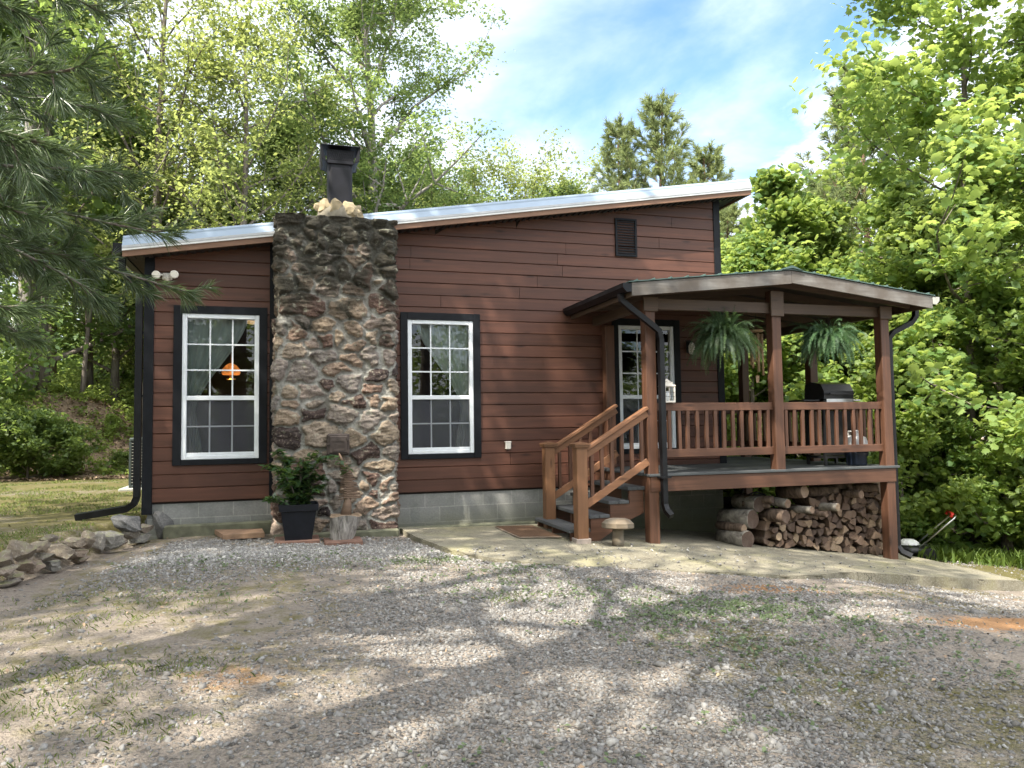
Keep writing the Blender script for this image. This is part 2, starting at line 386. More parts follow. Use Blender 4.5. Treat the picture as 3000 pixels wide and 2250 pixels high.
plain('soil', (0.05, 0.035, 0.025), 0.95, var=0.4, scale=40, bmp=0.8)
plain('grill_black', (0.014, 0.014, 0.015), 0.35, metal=0.2)
plain('steel', (0.5, 0.5, 0.5), 0.3, metal=0.9, var=0.1)
plain('tank_white', (0.50, 0.50, 0.50), 0.4, var=0.06)
plain('tank_blue', (0.008, 0.013, 0.026), 0.45)
plain('mower_red', (0.55, 0.03, 0.02), 0.4)
plain('mower_white', (0.70, 0.70, 0.70), 0.4)
plain('tyre_black', (0.015, 0.015, 0.015), 0.8)
plain('chime_wood', (0.42, 0.28, 0.17), 0.55)
plain('brass', (0.55, 0.38, 0.14), 0.35, metal=0.8)
plain('coir_mat', (0.095, 0.052, 0.028), 0.95, var=0.4, scale=60, bmp=0.9)
plain('mat_edge', (0.22, 0.17, 0.13), 0.9)
plain('hose_black', (0.012, 0.012, 0.014), 0.45)
plain('brick_pale', (0.45, 0.35, 0.28), 0.9, var=0.25, scale=4, bmp=0.4)
plain('barrow_dark', (0.015, 0.016, 0.016), 0.6)

def special_mats():
    # window glass: thin pane, reflects by angle and lets the room show
    m, nt, b, out = new_mat('glass'); nt.nodes.remove(b)
    fr = NN(nt, 'ShaderNodeFresnel'); fr.inputs['IOR'].default_value = 1.62
    tp = NN(nt, 'ShaderNodeBsdfTransparent'); tp.inputs[0].default_value = (0.80, 0.84, 0.83, 1)
    gl = NN(nt, 'ShaderNodeBsdfGlossy'); gl.inputs['Roughness'].default_value = 0.01
    v = coords(nt); n = noise(nt, v, 2.2, 2); bp = NN(nt, 'ShaderNodeBump'); bp.inputs['Strength'].default_value = 0.05; bp.inputs['Distance'].default_value = 0.01
    nt.links.new(n, bp.inputs['Height']); nt.links.new(bp.outputs[0], gl.inputs['Normal'])
    ms = NN(nt, 'ShaderNodeMixShader'); nt.links.new(math_(nt, 'MULTIPLY', fr.outputs[0], 1.25, True), ms.inputs[0])
    nt.links.new(tp.outputs[0], ms.inputs[1]); nt.links.new(gl.outputs[0], ms.inputs[2]); nt.links.new(ms.outputs[0], out.inputs[0])
    # insect screen
    m, nt, b, out = new_mat('screen'); b.inputs['Base Color'].default_value = (0.075, 0.08, 0.095, 1); b.inputs['Roughness'].default_value = 0.9
    tp = NN(nt, 'ShaderNodeBsdfTransparent'); ms = NN(nt, 'ShaderNodeMixShader'); ms.inputs[0].default_value = 0.45
    nt.links.new(tp.outputs[0], ms.inputs[1]); nt.links.new(b.outputs[0], ms.inputs[2]); nt.links.new(ms.outputs[0], out.inputs[0])
    # lamp shades that are lit
    for nm, c, e in (('lamp_glow', (1.0, 0.30, 0.06), 0.30), ('ceiling_glow', (1.0, 0.62, 0.25), 0.25)):
        m, nt, b, out = new_mat(nm); b.inputs['Base Color'].default_value = (*c, 1)
        v = coords(nt); n = rng_(nt, noise(nt, v, 26, 4), .35, .65)
        nt.links.new(mixc(nt, n, tuple(x * .2 for x in c), c), b.inputs['Emission Color']); b.inputs['Emission Strength'].default_value = e
    # concrete block foundation
    m, nt, b, out = new_mat('block_wall')
    tc = NN(nt, 'ShaderNodeTexCoord'); sx = NN(nt, 'ShaderNodeSeparateXYZ'); nt.links.new(tc.outputs['Object'], sx.inputs[0])
    cx = NN(nt, 'ShaderNodeCombineXYZ'); nt.links.new(math_(nt, 'ADD', sx.outputs[0], sx.outputs[1]), cx.inputs[0]); nt.links.new(math_(nt, 'ADD', sx.outputs[2], 0.088), cx.inputs[1])
    bt = NN(nt, 'ShaderNodeTexBrick'); nt.links.new(cx.outputs[0], bt.inputs['Vector']); bt.inputs['Scale'].default_value = 1.0
    bt.inputs['Brick Width'].default_value = 0.406; bt.inputs['Row Height'].default_value = 0.203; bt.inputs['Mortar Size'].default_value = 0.006
    bt.inputs['Color1'].default_value = (0.19, 0.19, 0.18, 1); bt.inputs['Color2'].default_value = (0.26, 0.26, 0.25, 1); bt.inputs['Mortar'].default_value = (0.33, 0.32, 0.30, 1); bt.inputs['Bias'].default_value = 0.0
    v = coords(nt); n1 = noise(nt, v, 3.5, 6); n2 = noise(nt, v, 45, 3)
    c = mixc(nt, rng_(nt, n1, 0.4, 0.7, 0, 0.6), bt.outputs['Color'], (0.09, 0.10, 0.085)); c = mixc(nt, rng_(nt, n2, 0.3, 0.7, 0, 0.35), c, (0.1, 0.1, 0.1))
    low = rng_(nt, math_(nt, 'ADD', sx.outputs[2], math_(nt, 'MULTIPLY', n1, 0.45)), 0.16, 0.52, 0.85, 0.0)
    c = mixc(nt, low, c, (0.10, 0.10, 0.055)); nt.links.new(c, b.inputs['Base Color']); b.inputs['Roughness'].default_value = 0.9
    bump(nt, b, math_(nt, 'ADD', n2, math_(nt, 'MULTIPLY', bt.outputs['Fac'], -0.8)), 0.4, 0.008)
    # fieldstone chimney
    m, nt, b, out = new_mat('fieldstone')
    t = attr(nt, 'tint'); j = attr(nt, 'joint'); dk = attr(nt, 'algae')
    v = coords(nt); vs = coords(nt, (1, 1, 2.6))
    n1 = noise(nt, vs, 9, 7, 0.65, 0.4); n2 = noise(nt, v, 34, 5, 0.65); n3 = noise(nt, v, 3.2, 6, 0.6, 0.5)
    base = ramp(nt, t, [(0.0, (0.045, 0.036, 0.036)), (0.22, (0.17, 0.105, 0.082)), (0.4, (0.30, 0.22, 0.165)), (0.6, (0.34, 0.27, 0.195)), (0.8, (0.24, 0.215, 0.20)), (1.0, (0.37, 0.29, 0.235))])
    c = mixc(nt, rng_(nt, n1, 0.32, 0.68), mixc(nt, 1.0, base, (0.42, 0.40, 0.40), 'MULTIPLY'), base)
    c = mixc(nt, rng_(nt, n2, 0.55, 0.72, 0, 0.65), c, (0.42, 0.36, 0.28))
    c = mixc(nt, rng_(nt, n2, 0.46, 0.28, 0, 0.9), c, (0.03, 0.027, 0.025)); c = mixc(nt, rng_(nt, noise(nt, vs, 4.5, 6, 0.7), 0.56, 0.68, 0, 0.7), c, (0.045, 0.04, 0.037))
    mort = mixc(nt, n2, (0.10, 0.095, 0.085), (0.44, 0.43, 0.39)); mort = mixc(nt, rng_(nt, noise(nt, v, 2.6, 5, 0.65), 0.46, 0.62, 0, 0.7), mort, (0.085, 0.075, 0.06))
    jm = math_(nt, 'ADD', j, math_(nt, 'MULTIPLY', math_(nt, 'SUBTRACT', n1, 0.5), 1.0), True)
    c = mixc(nt, rng_(nt, jm, 0.25, 0.6), mort, c)
    al = math_(nt, 'MULTIPLY', rng_(nt, math_(nt, 'ADD', math_(nt, 'ADD', n3, math_(nt, 'MULTIPLY', dk, 0.45)), math_(nt, 'MULTIPLY', n2, 0.2)), 0.755, 0.92, 0.0, 0.92), 1.0)
    c = mixc(nt, al, c, mixc(nt, n2, (0.012, 0.012, 0.011), (0.055, 0.052, 0.038)))
    li = rng_(nt, noise(nt, v, 11, 6), 0.60, 0.70, 0.0, 0.5); c = mixc(nt, li, c, (0.38, 0.38, 0.30))
    nt.links.new(c, b.inputs['Base Color']); b.inputs['Roughness'].default_value = 0.9; b.inputs['Specular IOR Level'].default_value = 0.2
    bump(nt, b, math_(nt, 'ADD', n1, math_(nt, 'MULTIPLY', n2, 0.6)), 0.9, 0.03)
    # loose rocks
    m, nt, b, out = new_mat('rock'); v = coords(nt); oi = NN(nt, 'ShaderNodeObjectInfo')
    n1 = noise(nt, v, 7, 6, 0.6, 0.4); n2 = noise(nt, v, 40, 4)
    c = ramp(nt, oi.outputs['Random'], [(0.0, (0.17, 0.14, 0.11)), (0.35, (0.26, 0.21, 0.16)), (0.65, (0.31, 0.24, 0.19)), (1.0, (0.20, 0.19, 0.17))])
    c = mixc(nt, rng_(nt, n1, 0.3, 0.65), mixc(nt, 1.0, c, (0.4, 0.4, 0.4), 'MULTIPLY'), c); c = mixc(nt, rng_(nt, n2, 0.55, 0.75, 0, 0.5), c, (0.45, 0.42, 0.36))
    g = NN(nt, 'ShaderNodeNewGeometry'); sz = NN(nt, 'ShaderNodeSeparateXYZ'); nt.links.new(g.outputs['Normal'], sz.inputs[0])
    c = mixc(nt, math_(nt, 'MULTIPLY', rng_(nt, sz.outputs[2], 0.3, 0.9), rng_(nt, n1, 0.45, 0.6, 0, 0.7)), c, (0.14, 0.15, 0.055))
    nt.links.new(c, b.inputs['Base Color']); b.inputs['Roughness'].default_value = 0.9; bump(nt, b, math_(nt, 'ADD', n1, n2), 0.7, 0.02)
    m, nt, b, out = new_mat('boulder'); v = coords(nt); n1 = noise(nt, v, 5, 6, 0.6, 0.4); n2 = noise(nt, v, 50, 4)
    c = mixc(nt, rng_(nt, n1, 0.3, 0.7), (0.04, 0.04, 0.043), (0.135, 0.132, 0.13)); c = mixc(nt, rng_(nt, n2, 0.5, 0.75, 0, 0.35), c, (0.30, 0.29, 0.27))
    nt.links.new(c, b.inputs['Base Color']); b.inputs['Roughness'].default_value = 0.9; bump(nt, b, math_(nt, 'ADD', n1, n2), 0.6, 0.02)
    # bark and cut wood
    for nm, a, d, sc in (('bark', (0.06, 0.048, 0.04), (0.23, 0.20, 0.175), (14, 14, 2.2)), ('bark_grey', (0.13, 0.115, 0.10), (0.40, 0.37, 0.34), (16, 16, 2.0)),
                         ('bark_pine', (0.07, 0.045, 0.03), (0.24, 0.155, 0.11), (10, 10, 2.5)), ('log_bark', (0.035, 0.025, 0.02), (0.18, 0.13, 0.10), (16, 16, 5)),
                         ('log_pale', (0.07, 0.06, 0.052), (0.33, 0.30, 0.26), (9, 9, 9)), ('stump_bark', (0.05, 0.045, 0.04), (0.42, 0.39, 0.36), (26, 26, 4))):
        m, nt, b, out = new_mat(nm); v = coords(nt, sc); n1 = noise(nt, v, 1.0, 6, 0.65, 0.6); n2 = noise(nt, coords(nt), 2.0, 4)
        c = mixc(nt, rng_(nt, n1, 0.32, 0.68), a, d); c = mixc(nt, rng_(nt, n2, 0.45, 0.7, 0, 0.5), c, tuple(x * 0.55 for x in d))
        nt.links.new(c, b.inputs['Base Color']); b.inputs['Roughness'].default_value = 0.9; b.inputs['Specular IOR Level'].default_value = 0.15; bump(nt, b, n1, 0.8, 0.02)
    m, nt, b, out = new_mat('cut_wood'); oi = NN(nt, 'ShaderNodeObjectInfo'); v = coords(nt); n1 = noise(nt, v, 22, 6, 0.7, 0.3); n2 = noise(nt, v, 7, 4)
    c = ramp(nt, oi.outputs['Random'], [(0.0, (0.07, 0.044, 0.032)), (0.4, (0.125, 0.078, 0.053)), (0.75, (0.20, 0.135, 0.09)), (1.0, (0.40, 0.30, 0.20))])
    c = mixc(nt, rng_(nt, n1, 0.3, 0.7), mixc(nt, 1.0, c, (0.5, 0.46, 0.44), 'MULTIPLY'), c); c = mixc(nt, rng_(nt, n2, 0.5, 0.7, 0, 0.5), c, (0.10, 0.075, 0.06))
    nt.links.new(c, b.inputs['Base Color']); b.inputs['Roughness'].default_value = 0.85; bump(nt, b, n1, 0.6, 0.01)
    # gravel stones
    m, nt, b, out = new_mat('gravel_stone'); t = attr(nt, 'tint'); v = coords(nt); n1 = noise(nt, v, 70, 3)
    c = ramp(nt, t, [(0.0, (0.055, 0.053, 0.052)), (0.3, (0.16, 0.155, 0.15)), (0.65, (0.255, 0.25, 0.245)), (0.9, (0.36, 0.35, 0.33)), (1.0, (0.52, 0.50, 0.46))])
    c = mixc(nt, rng_(nt, n1, 0.3, 0.7, 0, 0.45), c, (0.14, 0.12, 0.10)); nt.links.new(c, b.inputs['Base Color']); b.inputs['Roughness'].default_value = 0.85; b.inputs['Specular IOR Level'].default_value = 0.25
    # ground sheet
    m, nt, b, out = new_mat('ground')
    v = coords(nt); a_moss = attr(nt, 'moss'); a_clay = attr(nt, 'clay'); a_grav = attr(nt, 'gravel'); a_lit = attr(nt, 'litter')
    n0 = noise(nt, v, 1.1, 6, 0.6); n1 = noise(nt, v, 6, 7, 0.65); n2 = noise(nt, v, 55, 4, 0.6); n3 = noise(nt, v, 20, 5, 0.7)
    vo = NN(nt, 'ShaderNodeTexVoronoi'); vo.inputs['Scale'].default_value = 46; nt.links.new(v, vo.inputs['Vector'])
    dirt = mixc(nt, n1, (0.20, 0.172, 0.145), (0.39, 0.335, 0.285)); dirt = mixc(nt, rng_(nt, n2, 0.35, 0.7, 0, 0.6), dirt, (0.13, 0.105, 0.085))
    dirt = mixc(nt, rng_(nt, n3, 0.52, 0.7, 0, 0.55), dirt, (0.075, 0.058, 0.04))
    sg = NN(nt, 'ShaderNodeSeparateColor'); nt.links.new(vo.outputs['Color'], sg.inputs[0])
    grit = ramp(nt, sg.outputs[0], [(0.0, (0.06, 0.06, 0.062)), (0.5, (0.19, 0.185, 0.185)), (1.0, (0.40, 0.39, 0.37))])
    gf = math_(nt, 'MULTIPLY', rng_(nt, math_(nt, 'ADD', a_grav, math_(nt, 'MULTIPLY', math_(nt, 'SUBTRACT', n3, 0.5), 1.2)), 0.35, 0.65), rng_(nt, vo.outputs['Distance'], 0.55, 0.3, 0.0, 1.0))
    c = mixc(nt, math_(nt, 'MULTIPLY', gf, 0.85), dirt, grit)
    moss = mixc(nt, n3, (0.085, 0.078, 0.032), (0.175, 0.160, 0.062)); moss = mixc(nt, rng_(nt, n2, 0.45, 0.7, 0, 0.6), moss, (0.12, 0.09, 0.055))
    mf = rng_(nt, math_(nt, 'ADD', a_moss, math_(nt, 'MULTIPLY', math_(nt, 'SUBTRACT', n1, 0.5), 1.3)), 0.35, 0.68)
    c = mixc(nt, mf, c, moss)
    clay = mixc(nt, n1, (0.26, 0.13, 0.055), (0.40, 0.22, 0.10)); c = mixc(nt, rng_(nt, math_(nt, 'ADD', a_clay, math_(nt, 'MULTIPLY', math_(nt, 'SUBTRACT', n1, 0.5), 0.9)), 0.35, 0.7, 0, 0.85), c, clay)
    lit = mixc(nt, n3, (0.15, 0.105, 0.075), (0.38, 0.29, 0.21)); c = mixc(nt, rng_(nt, a_lit, 0.2, 0.7), c, lit)
    nt.links.new(c, b.inputs['Base Color']); b.inputs['Roughness'].default_value = 0.95; b.inputs['Specular IOR Level'].default_value = 0.15
    bump(nt, b, math_(nt, 'ADD', math_(nt, 'ADD', n2, n3), math_(nt, 'MULTIPLY', gf, 0.7)), 0.9, 0.03)
    # patio slab
    m, nt, b, out = new_mat('patio_slab'); v = coords(nt); n1 = noise(nt, v, 1.3, 6, 0.6, 0.4); n2 = noise(nt, v, 60, 4, 0.7); n3 = noise(nt, v, 9, 6, 0.65)
    c = mixc(nt, rng_(nt, n1, 0.3, 0.7), (0.135, 0.122, 0.088), (0.245, 0.222, 0.160)); c = mixc(nt, rng_(nt, n1, 0.52, 0.66, 0, 0.55), c, (0.20, 0.185, 0.075))
    c = mixc(nt, rng_(nt, n3, 0.50, 0.68, 0, 0.65), c, (0.085, 0.075, 0.055)); c = mixc(nt, rng_(nt, math_(nt, 'ABSOLUTE', math_(nt, 'SUBTRACT', noise(nt, v, 0.55, 5, 0.6, 0.8), 0.52)), 0.001, 0.0035, 0.85, 0.0), c, (0.035, 0.03, 0.022)); c = mixc(nt, rng_(nt, noise(nt, v, 2.4, 6, 0.65), 0.52, 0.66, 0, 0.55), c, (0.12, 0.10, 0.07)); c = mixc(nt, rng_(nt, n2, 0.5, 0.72, 0, 0.7), c, (0.36, 0.34, 0.28)); c = mixc(nt, rng_(nt, n2, 0.42, 0.28, 0, 0.7), c, (0.07, 0.06, 0.045))
    nt.links.new(c, b.inputs['Base Color']); b.inputs['Roughness'].default_value = 0.92; bump(nt, b, math_(nt, 'ADD', n2, n3), 0.6, 0.012)
special_mats()
leaf_mat('leaf_oak', (0.046, 0.090, 0.030), (0.125, 0.180, 0.060), (0.27, 0.35, 0.10), 0.48)
leaf_mat('leaf_yellow', (0.070, 0.110, 0.034), (0.180, 0.218, 0.080), (0.36, 0.41, 0.12), 0.52)
leaf_mat('leaf_maple', (0.062, 0.116, 0.034), (0.178, 0.238, 0.072), (0.38, 0.47, 0.11), 0.5)
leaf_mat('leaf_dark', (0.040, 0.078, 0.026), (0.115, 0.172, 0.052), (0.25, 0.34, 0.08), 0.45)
leaf_mat('leaf_gloss', (0.022, 0.055, 0.026), (0.050, 0.100, 0.034), (0.12, 0.20, 0.03), 0.25, rough=0.32, spec=0.5)
leaf_mat('fern_green', (0.024, 0.056, 0.026), (0.080, 0.140, 0.058), (0.12, 0.20, 0.06), 0.28)
leaf_mat('needle_dark', (0.034, 0.064, 0.025), (0.105, 0.158, 0.058), (0.14, 0.20, 0.07), 0.28, rough=0.36, spec=0.7)
leaf_mat('needle_light', (0.10, 0.145, 0.065), (0.20, 0.245, 0.115), (0.34, 0.40, 0.16), 0.45)
leaf_mat('grass_blade', (0.055, 0.082, 0.022), (0.135, 0.165, 0.055), (0.22, 0.28, 0.06), 0.4)
leaf_mat('verge_blade', (0.085, 0.135, 0.030), (0.19, 0.26, 0.07), (0.34, 0.44, 0.09), 0.48)
leaf_mat('weed_leaf', (0.065, 0.095, 0.045), (0.15, 0.195, 0.10), (0.18, 0.25, 0.09), 0.3)

# ------------------------------------------------------------------ ground, one sheet to the horizon
def build_ground():
    def axis(lo, hi, st, far):
        core = np.arange(lo, hi + 1e-6, st); g = st * 1.22 ** np.arange(1, 60); g = np.cumsum(g); g = g[g < far]
        return np.concatenate([(lo - g)[::-1], core, hi + g])
    xs = axis(-4.5, 11, 0.09, 240); ys = axis(-9.4, 5, 0.09, 240)
    X, Y = np.meshgrid(xs, ys); Z = gz(X, Y); nx = len(xs); ny = len(ys)
    V = np.stack([X, Y, Z], -1).reshape(-1, 3)
    i = np.arange(ny - 1)[:, None] * nx + np.arange(nx - 1)[None]; i = i.ravel()
    F = np.stack([i, i + 1, i + 1 + nx, i + nx], 1)
    x = X.ravel(); y = Y.ravel()
    lawn = smooth((wall_line(y) - x) / 0.3) * smooth((y + 7) / 2)
    moss = 0.95 * lawn * (0.35 + 0.9 * fbm(x * .8, y * .8, 31, 4))
    moss += 0.42 * smooth((1.6 - x) / 1.5) * smooth((x + 2.4) / .5) * (1 - lawn) * smooth((y + 8) / 2.5)
    moss += 0.75 * smooth((x - 8.4) / 1.2) * smooth((y + 4) / 1.5) + 0.5 * smooth((fbm(x * .7, y * .7, 41, 3) - .52) / .12) * smooth((x - 1) / 2)
    clay = np.exp(-(((x - 5.9) / 1.3) ** 2 + ((y + 5.35) / .33) ** 2)) + .8 * np.exp(-(((x - 4.2) / .9) ** 2 + ((y + 4.2) / .25) ** 2)) + .55 * np.exp(-(((x + .3) / .5) ** 2 + ((y + 5.6) / .35) ** 2)) + .5 * np.exp(-(((x - 7.6) / .8) ** 2 + ((y + 3.9) / .25) ** 2))
    grav = gravel_field(x, y)
    litter = smooth((y - 8.6) / 1.5) * smooth((.5 - x) / 3) + .9 * smooth((x - 10.5) / 2) * smooth((y + 2) / 3) + smooth((y - 12) / 4)
    me = np_mesh('ground', V, F, attrs=dict(moss=np.clip(moss, 0, 1.2), clay=np.clip(clay, 0, 1.2), gravel=grav, litter=np.clip(litter, 0, 1)), smooth_=True)
    tag(link('ground', me, 'ground'), kind='structure')
def gravel_field(x, y):
    """how much crushed stone lies at a point"""
    n = fbm(x * 0.75, y * 0.75, 77, 4)
    band = np.exp(-((y + 1.75 + 0.10 * x) / 0.9) ** 2) * smooth((x + 1.9) / 1.2) * smooth((3.0 - x) / 1.0)
    mid = np.exp(-(((x - 1.2) / 1.7) ** 2 + ((y + 4.6) / 1.3) ** 2)) + .9 * np.exp(-(((x - 1.1) / 1.1) ** 2 + ((y + 7.2) / 1.2) ** 2)) + .6 * np.exp(-(((x - 3.4) / 1.5) ** 2 + ((y + 4.6) / .9) ** 2)) + .55 * np.exp(-(((x - 2.8) / 1.4) ** 2 + ((y + 6.8) / 1.2) ** 2))
    g = 0.30 + 0.75 * band + 0.70 * mid + (n - 0.5) * 1.1
    g *= smooth((x - wall_line(y) - 0.1) / 0.7) * smooth((x + 1.9 + (y + 7) * .25) / 1.1)
    g *= 1 - 0.85 * np.exp(-(((x - 5.9) / 1.3) ** 2 + ((y + 5.35) / .33) ** 2)) - 0.5 * np.exp(-(((x + .15) / .9) ** 2 + ((y + 4.8) / 1.0) ** 2))
    return np.clip(g, 0, 1.2)
build_ground()

# patio slab: one concrete pour that dips to the right, with a kerb-like edge at its far right
PATIO = [(1.40, -0.30), (1.42, -0.72), (1.52, -1.35), (1.72, -2.05), (2.02, -2.55), (2.5, -2.95), (3.1, -3.25), (3.9, -3.5), (4.9, -3.55), (5.45, -3.38), (5.85, -3.16), (6.6, -3.1), (7.6, -3.03), (8.72, -2.93), (8.78, -2.0), (8.70, -1.1), (8.6, 0.6), (8.4, 2.0), (6.2, 2.0), (6.2, -0.12), (3.4, -0.12)]
def slab_z(x, y): return float(np.interp(x, [1.4, 1.8, 3.3, 4.3, 6, 8, 8.8], [.085, .055, .015, -.055, -.245, -.50, -.595]) + np.interp(y, [-3.6, -2.2, -.3, 2], [-.035, .0, .02, .0]))
def build_patio():
    bm = bmesh.new(); n = len(PATIO); rings = []
    rnd = random.Random(4)
    P = []
    for i in range(n):
        a = Vector(PATIO[i]); b = Vector(PATIO[(i + 1) % n]); k = max(1, int((b - a).length / 0.10))
        for j in range(k):
            p = a.lerp(b, j / k); e = (0.016 if i < 9 else 0.004) if 1 <= i <= 13 else 0
            P.append((p.x + rnd.uniform(-e, e), p.y + rnd.uniform(-e, e)))
    top = [bm.verts.new((x, y, slab_z(x, y))) for x, y in P]
    bot = [bm.verts.new((x, y, slab_z(x, y) - 0.16)) for x, y in P]
    f = bm.faces.new(top)
    for i in range(len(P)): bm.faces.new((top[i], bot[i], bot[(i + 1) % len(P)], top[(i + 1) % len(P)]))
    ed = [e for e in f.edges]
    bmesh.ops.bevel(bm, geom=ed, offset=0.015, segments=2, affect='EDGES')
    big = [f for f in bm.faces if len(f.verts) > 4]
    bmesh.ops.triangulate(bm, faces=big)
    bmesh.ops.recalc_face_normals(bm, faces=bm.faces)
    me = bpy.data.meshes.new('patio'); bm.to_mesh(me); bm.free()
    tag(link('patio', me, 'patio_slab'), kind='structure')
build_patio()

# ------------------------------------------------------------------ cabin
WINS = [-1.264, 1.556, 4.675]; WW = 0.915; WZ0, WZ1 = 1.035, 2.865
HX0, HX1, HD = -1.67, 6.415, 8.0
def zr(x): return 3.54 + 0.1628 * (x + 1.57)          # underside of the roof edge boards
def xr(z): return (z - 3.54) / 0.1628 - 1.57
def build_cabin():
    rnd = random.Random(11)
    H = empty('cabin', (2.4, 0, 0), 'single storey cabin with red brown board siding, black trim and a slanting metal roof', 'house')
    # shell behind the boards, with the three openings
    w = MB(); cols = [HX0 + .02]
    for x in WINS: cols += [x, x + WW]
    cols.append(HX1 - .02)
    for i in range(len(cols) - 1):
        a, b = cols[i], cols[i + 1]
        for z0, z1 in ([(0.50, WZ0), (WZ1, None)] if i % 2 else [(0.50, None)]):
            w.prism([(a, .002, z0), (b, .002, z0), (b, .002, (zr(b) + .07) if z1 is None else z1), (a, .002, (zr(a) + .07) if z1 is None else z1)], (0, .12, 0))
    for x in (HX0 + .02, HX1 - .14):
        w.prism([(x, .13, 0.5), (x, HD, .5), (x, HD, zr(x) + .05), (x, .13, zr(x) + .05)], (.12, 0, 0))
    w.prism([(HX0 + .02, HD, .5), (HX1 - .02, HD, .5), (HX1 - .02, HD, zr(HX1) + .05), (HX0 + .02, HD, zr(HX0) + .05)], (0, .12, 0))
    w.box((HX0 + .16, .14, .72), (HX1 - .16, HD - .02, .78)); w.box((HX0 + .16, 3.6, .8), (HX1 - .16, 3.7, 3.4))
    w.box((HX0 + .16, .14, 3.36), (HX1 - .16, HD - .02, 3.42))
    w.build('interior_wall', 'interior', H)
    # boards of the front: one mesh, every board its own tone and butt joints
    s = MB(); E = 0.168; k = 0
    while True:
        z0 = 0.52 + E * k; z1 = z0 + E
        if xr(z0 - .05) > HX1 - .1: break
        xa = HX0 + .08; xb = HX1 - .07
        cuts = [(xa, xb)]
        if 3 <= k <= 13:
            cuts = []; p = xa
            for x in WINS: cuts.append((p, x - .05)); p = x + WW + .05
            cuts.append((p, xb))
        for a, b in cuts:
            pieces = [a]; p = a
            while p < b:
                p += rnd.uniform(1.9, 3.7)
                if p < b - .5: pieces.append(p)
            pieces.append(b)
            for a1, b1 in zip(pieces[:-1], pieces[1:]):
                t = rnd.random() * 0.75; off = rnd.uniform(-.003, .002); g = 0.0025; dz = rnd.uniform(-.002, .002)
                prof = [(z0 + dz, -.010), (z0 + .010 + dz, -.022 + off), (z0 + .162, -.022 + off), (z0 + .165, -.012), (z0 + E, -.010)]
                vs = []; ok = True
                for z, y in prof:
                    x0 = max(a1 + g, xr(z - .06)); vs += [(min(x0, b1 - .001), y, z), (b1 - g, y, z)]
                fs = [(2 * i, 2 * i + 1, 2 * i + 3, 2 * i + 2) for i in range(4)]
                s.add(vs, fs, 0, t)
                s.add([vs[0], vs[2], vs[4], vs[6], vs[8]], [(0, 1, 2, 3, 4)], 0, t); s.add([vs[1], vs[3], vs[5], vs[7], vs[9]], [(4, 3, 2, 1, 0)], 0, t)
        k += 1
    s.build('siding', 'siding', H, fix=False)
    for x, sg, top in ((HX0 + .02, -1, zr(HX0)), (HX1 - .02, 1, zr(HX1))):
        sd = MB()
        for k in range(26):
            z0 = .52 + E * k
            if z0 > top - .03: continue
            z1 = min(z0 + E, top + .02)
            ys = [.02, 2.4, 5.1, HD + .1]
            for y0, y1 in zip(ys[:-1], ys[1:]):
                sd.add([(x + sg * .004, y0, z0), (x + sg * .004, y1, z0), (x + sg * .024, y1, z0 + .014), (x + sg * .024, y0, z0 + .014), (x + sg * .024, y1, z1 - .008), (x + sg * .024, y0, z1 - .008), (x + sg * .004, y1, z1), (x + sg * .004, y0, z1)],
                       [(0, 1, 2, 3), (3, 2, 4, 5), (5, 4, 6, 7)], 0, rnd.random() * .75)
        sd.build('side_siding', 'siding_side', H, fix=False)
    for a, b, zt in ((HX0 - .03, HX0 + .085, zr(HX0) + .06), (HX1 - .085, HX1 + .03, zr(HX1) + .06)):
        MB().box((a, -.036, .38), (b, .09, zt), bev=.004).build('corner_trim', 'black_trim', H)
    MB().box((-.225, -.034, .53), (-.10, .0, zr(-.2) + .05), bev=.004).build('chimney_trim', 'black_trim', H)
    # foundation of concrete block with its footing ledge
    f = MB(); f.box((HX0 + .03, .006, -.6), (HX1 - .03, .22, .515)); f.box((HX0 + .03, .22, -.6), (HX0 + .23, HD, .5)); f.box((HX1 - .23, .22, -.9), (HX1 - .03, HD, .5))
    f.build('foundation', 'block_wall', H)
    MB().box((-1.45, -.10, -.1), (-.17, .0, .245), bev=.02).build('footing', 'footing_moss', H); MB().box((1.34, -.13, -.2), (3.32, .0, .075), bev=.02).build('footing', 'footing_moss', H)
    # windows
    for i, x in enumerate(WINS):
        tr = MB(); t = .098
        tr.box((x - t, -.046, WZ0 - t + .03), (x, .02, WZ1 + t), bev=.003).box((x + WW, -.046, WZ0 - t + .03), (x + WW + t, .02, WZ1 + t), bev=.003)
        tr.box((x, -.044, WZ1), (x + WW, .02, WZ1 + t), bev=.003).box((x, -.044, WZ0 - t + .03), (x + WW, .02, WZ0), bev=.003)
        tr.build('window_trim', 'black_trim', H)
        win = MB(); F = .058; zm = 1.80
        win.box((x, -.030, WZ0), (x + F, .06, WZ1), bev=.006).box((x + WW - F, -.030, WZ0), (x + WW, .06, WZ1), bev=.006)
        win.box((x + F, -.028, WZ1 - F), (x + WW - F, .06, WZ1), bev=.006).box((x + F, -.028, WZ0), (x + WW - F, .06, WZ0 + .05), bev=.006)
        win.box((x + F, -.016, WZ0 + .05), (x + WW - F, .05, WZ0 + .085), bev=.004)
        win.box((x + F, -.024, zm - .026), (x + WW - F, .05, zm + .03), bev=.005)
        wo = win.build('window', 'white_vinyl', H)
        gx0, gx1 = x + F, x + WW - F; m = MB()
        for j in (1, 2):
            xx = gx0 + (gx1 - gx0) * j / 3; m.box((xx - .009, .010, WZ0 + .08), (xx + .009, .022, WZ1 - F + .002))
        for z in [zm + .03 + (WZ1 - F - zm - .03) * q / 3 for q in (1, 2)] + [(WZ0 + .085 + zm - .026) / 2]:
            m.box((gx0 - .002, .0085, z - .009), (gx1 + .002, .0235, z + .009))
        m.build('muntin', 'white_vinyl', wo)
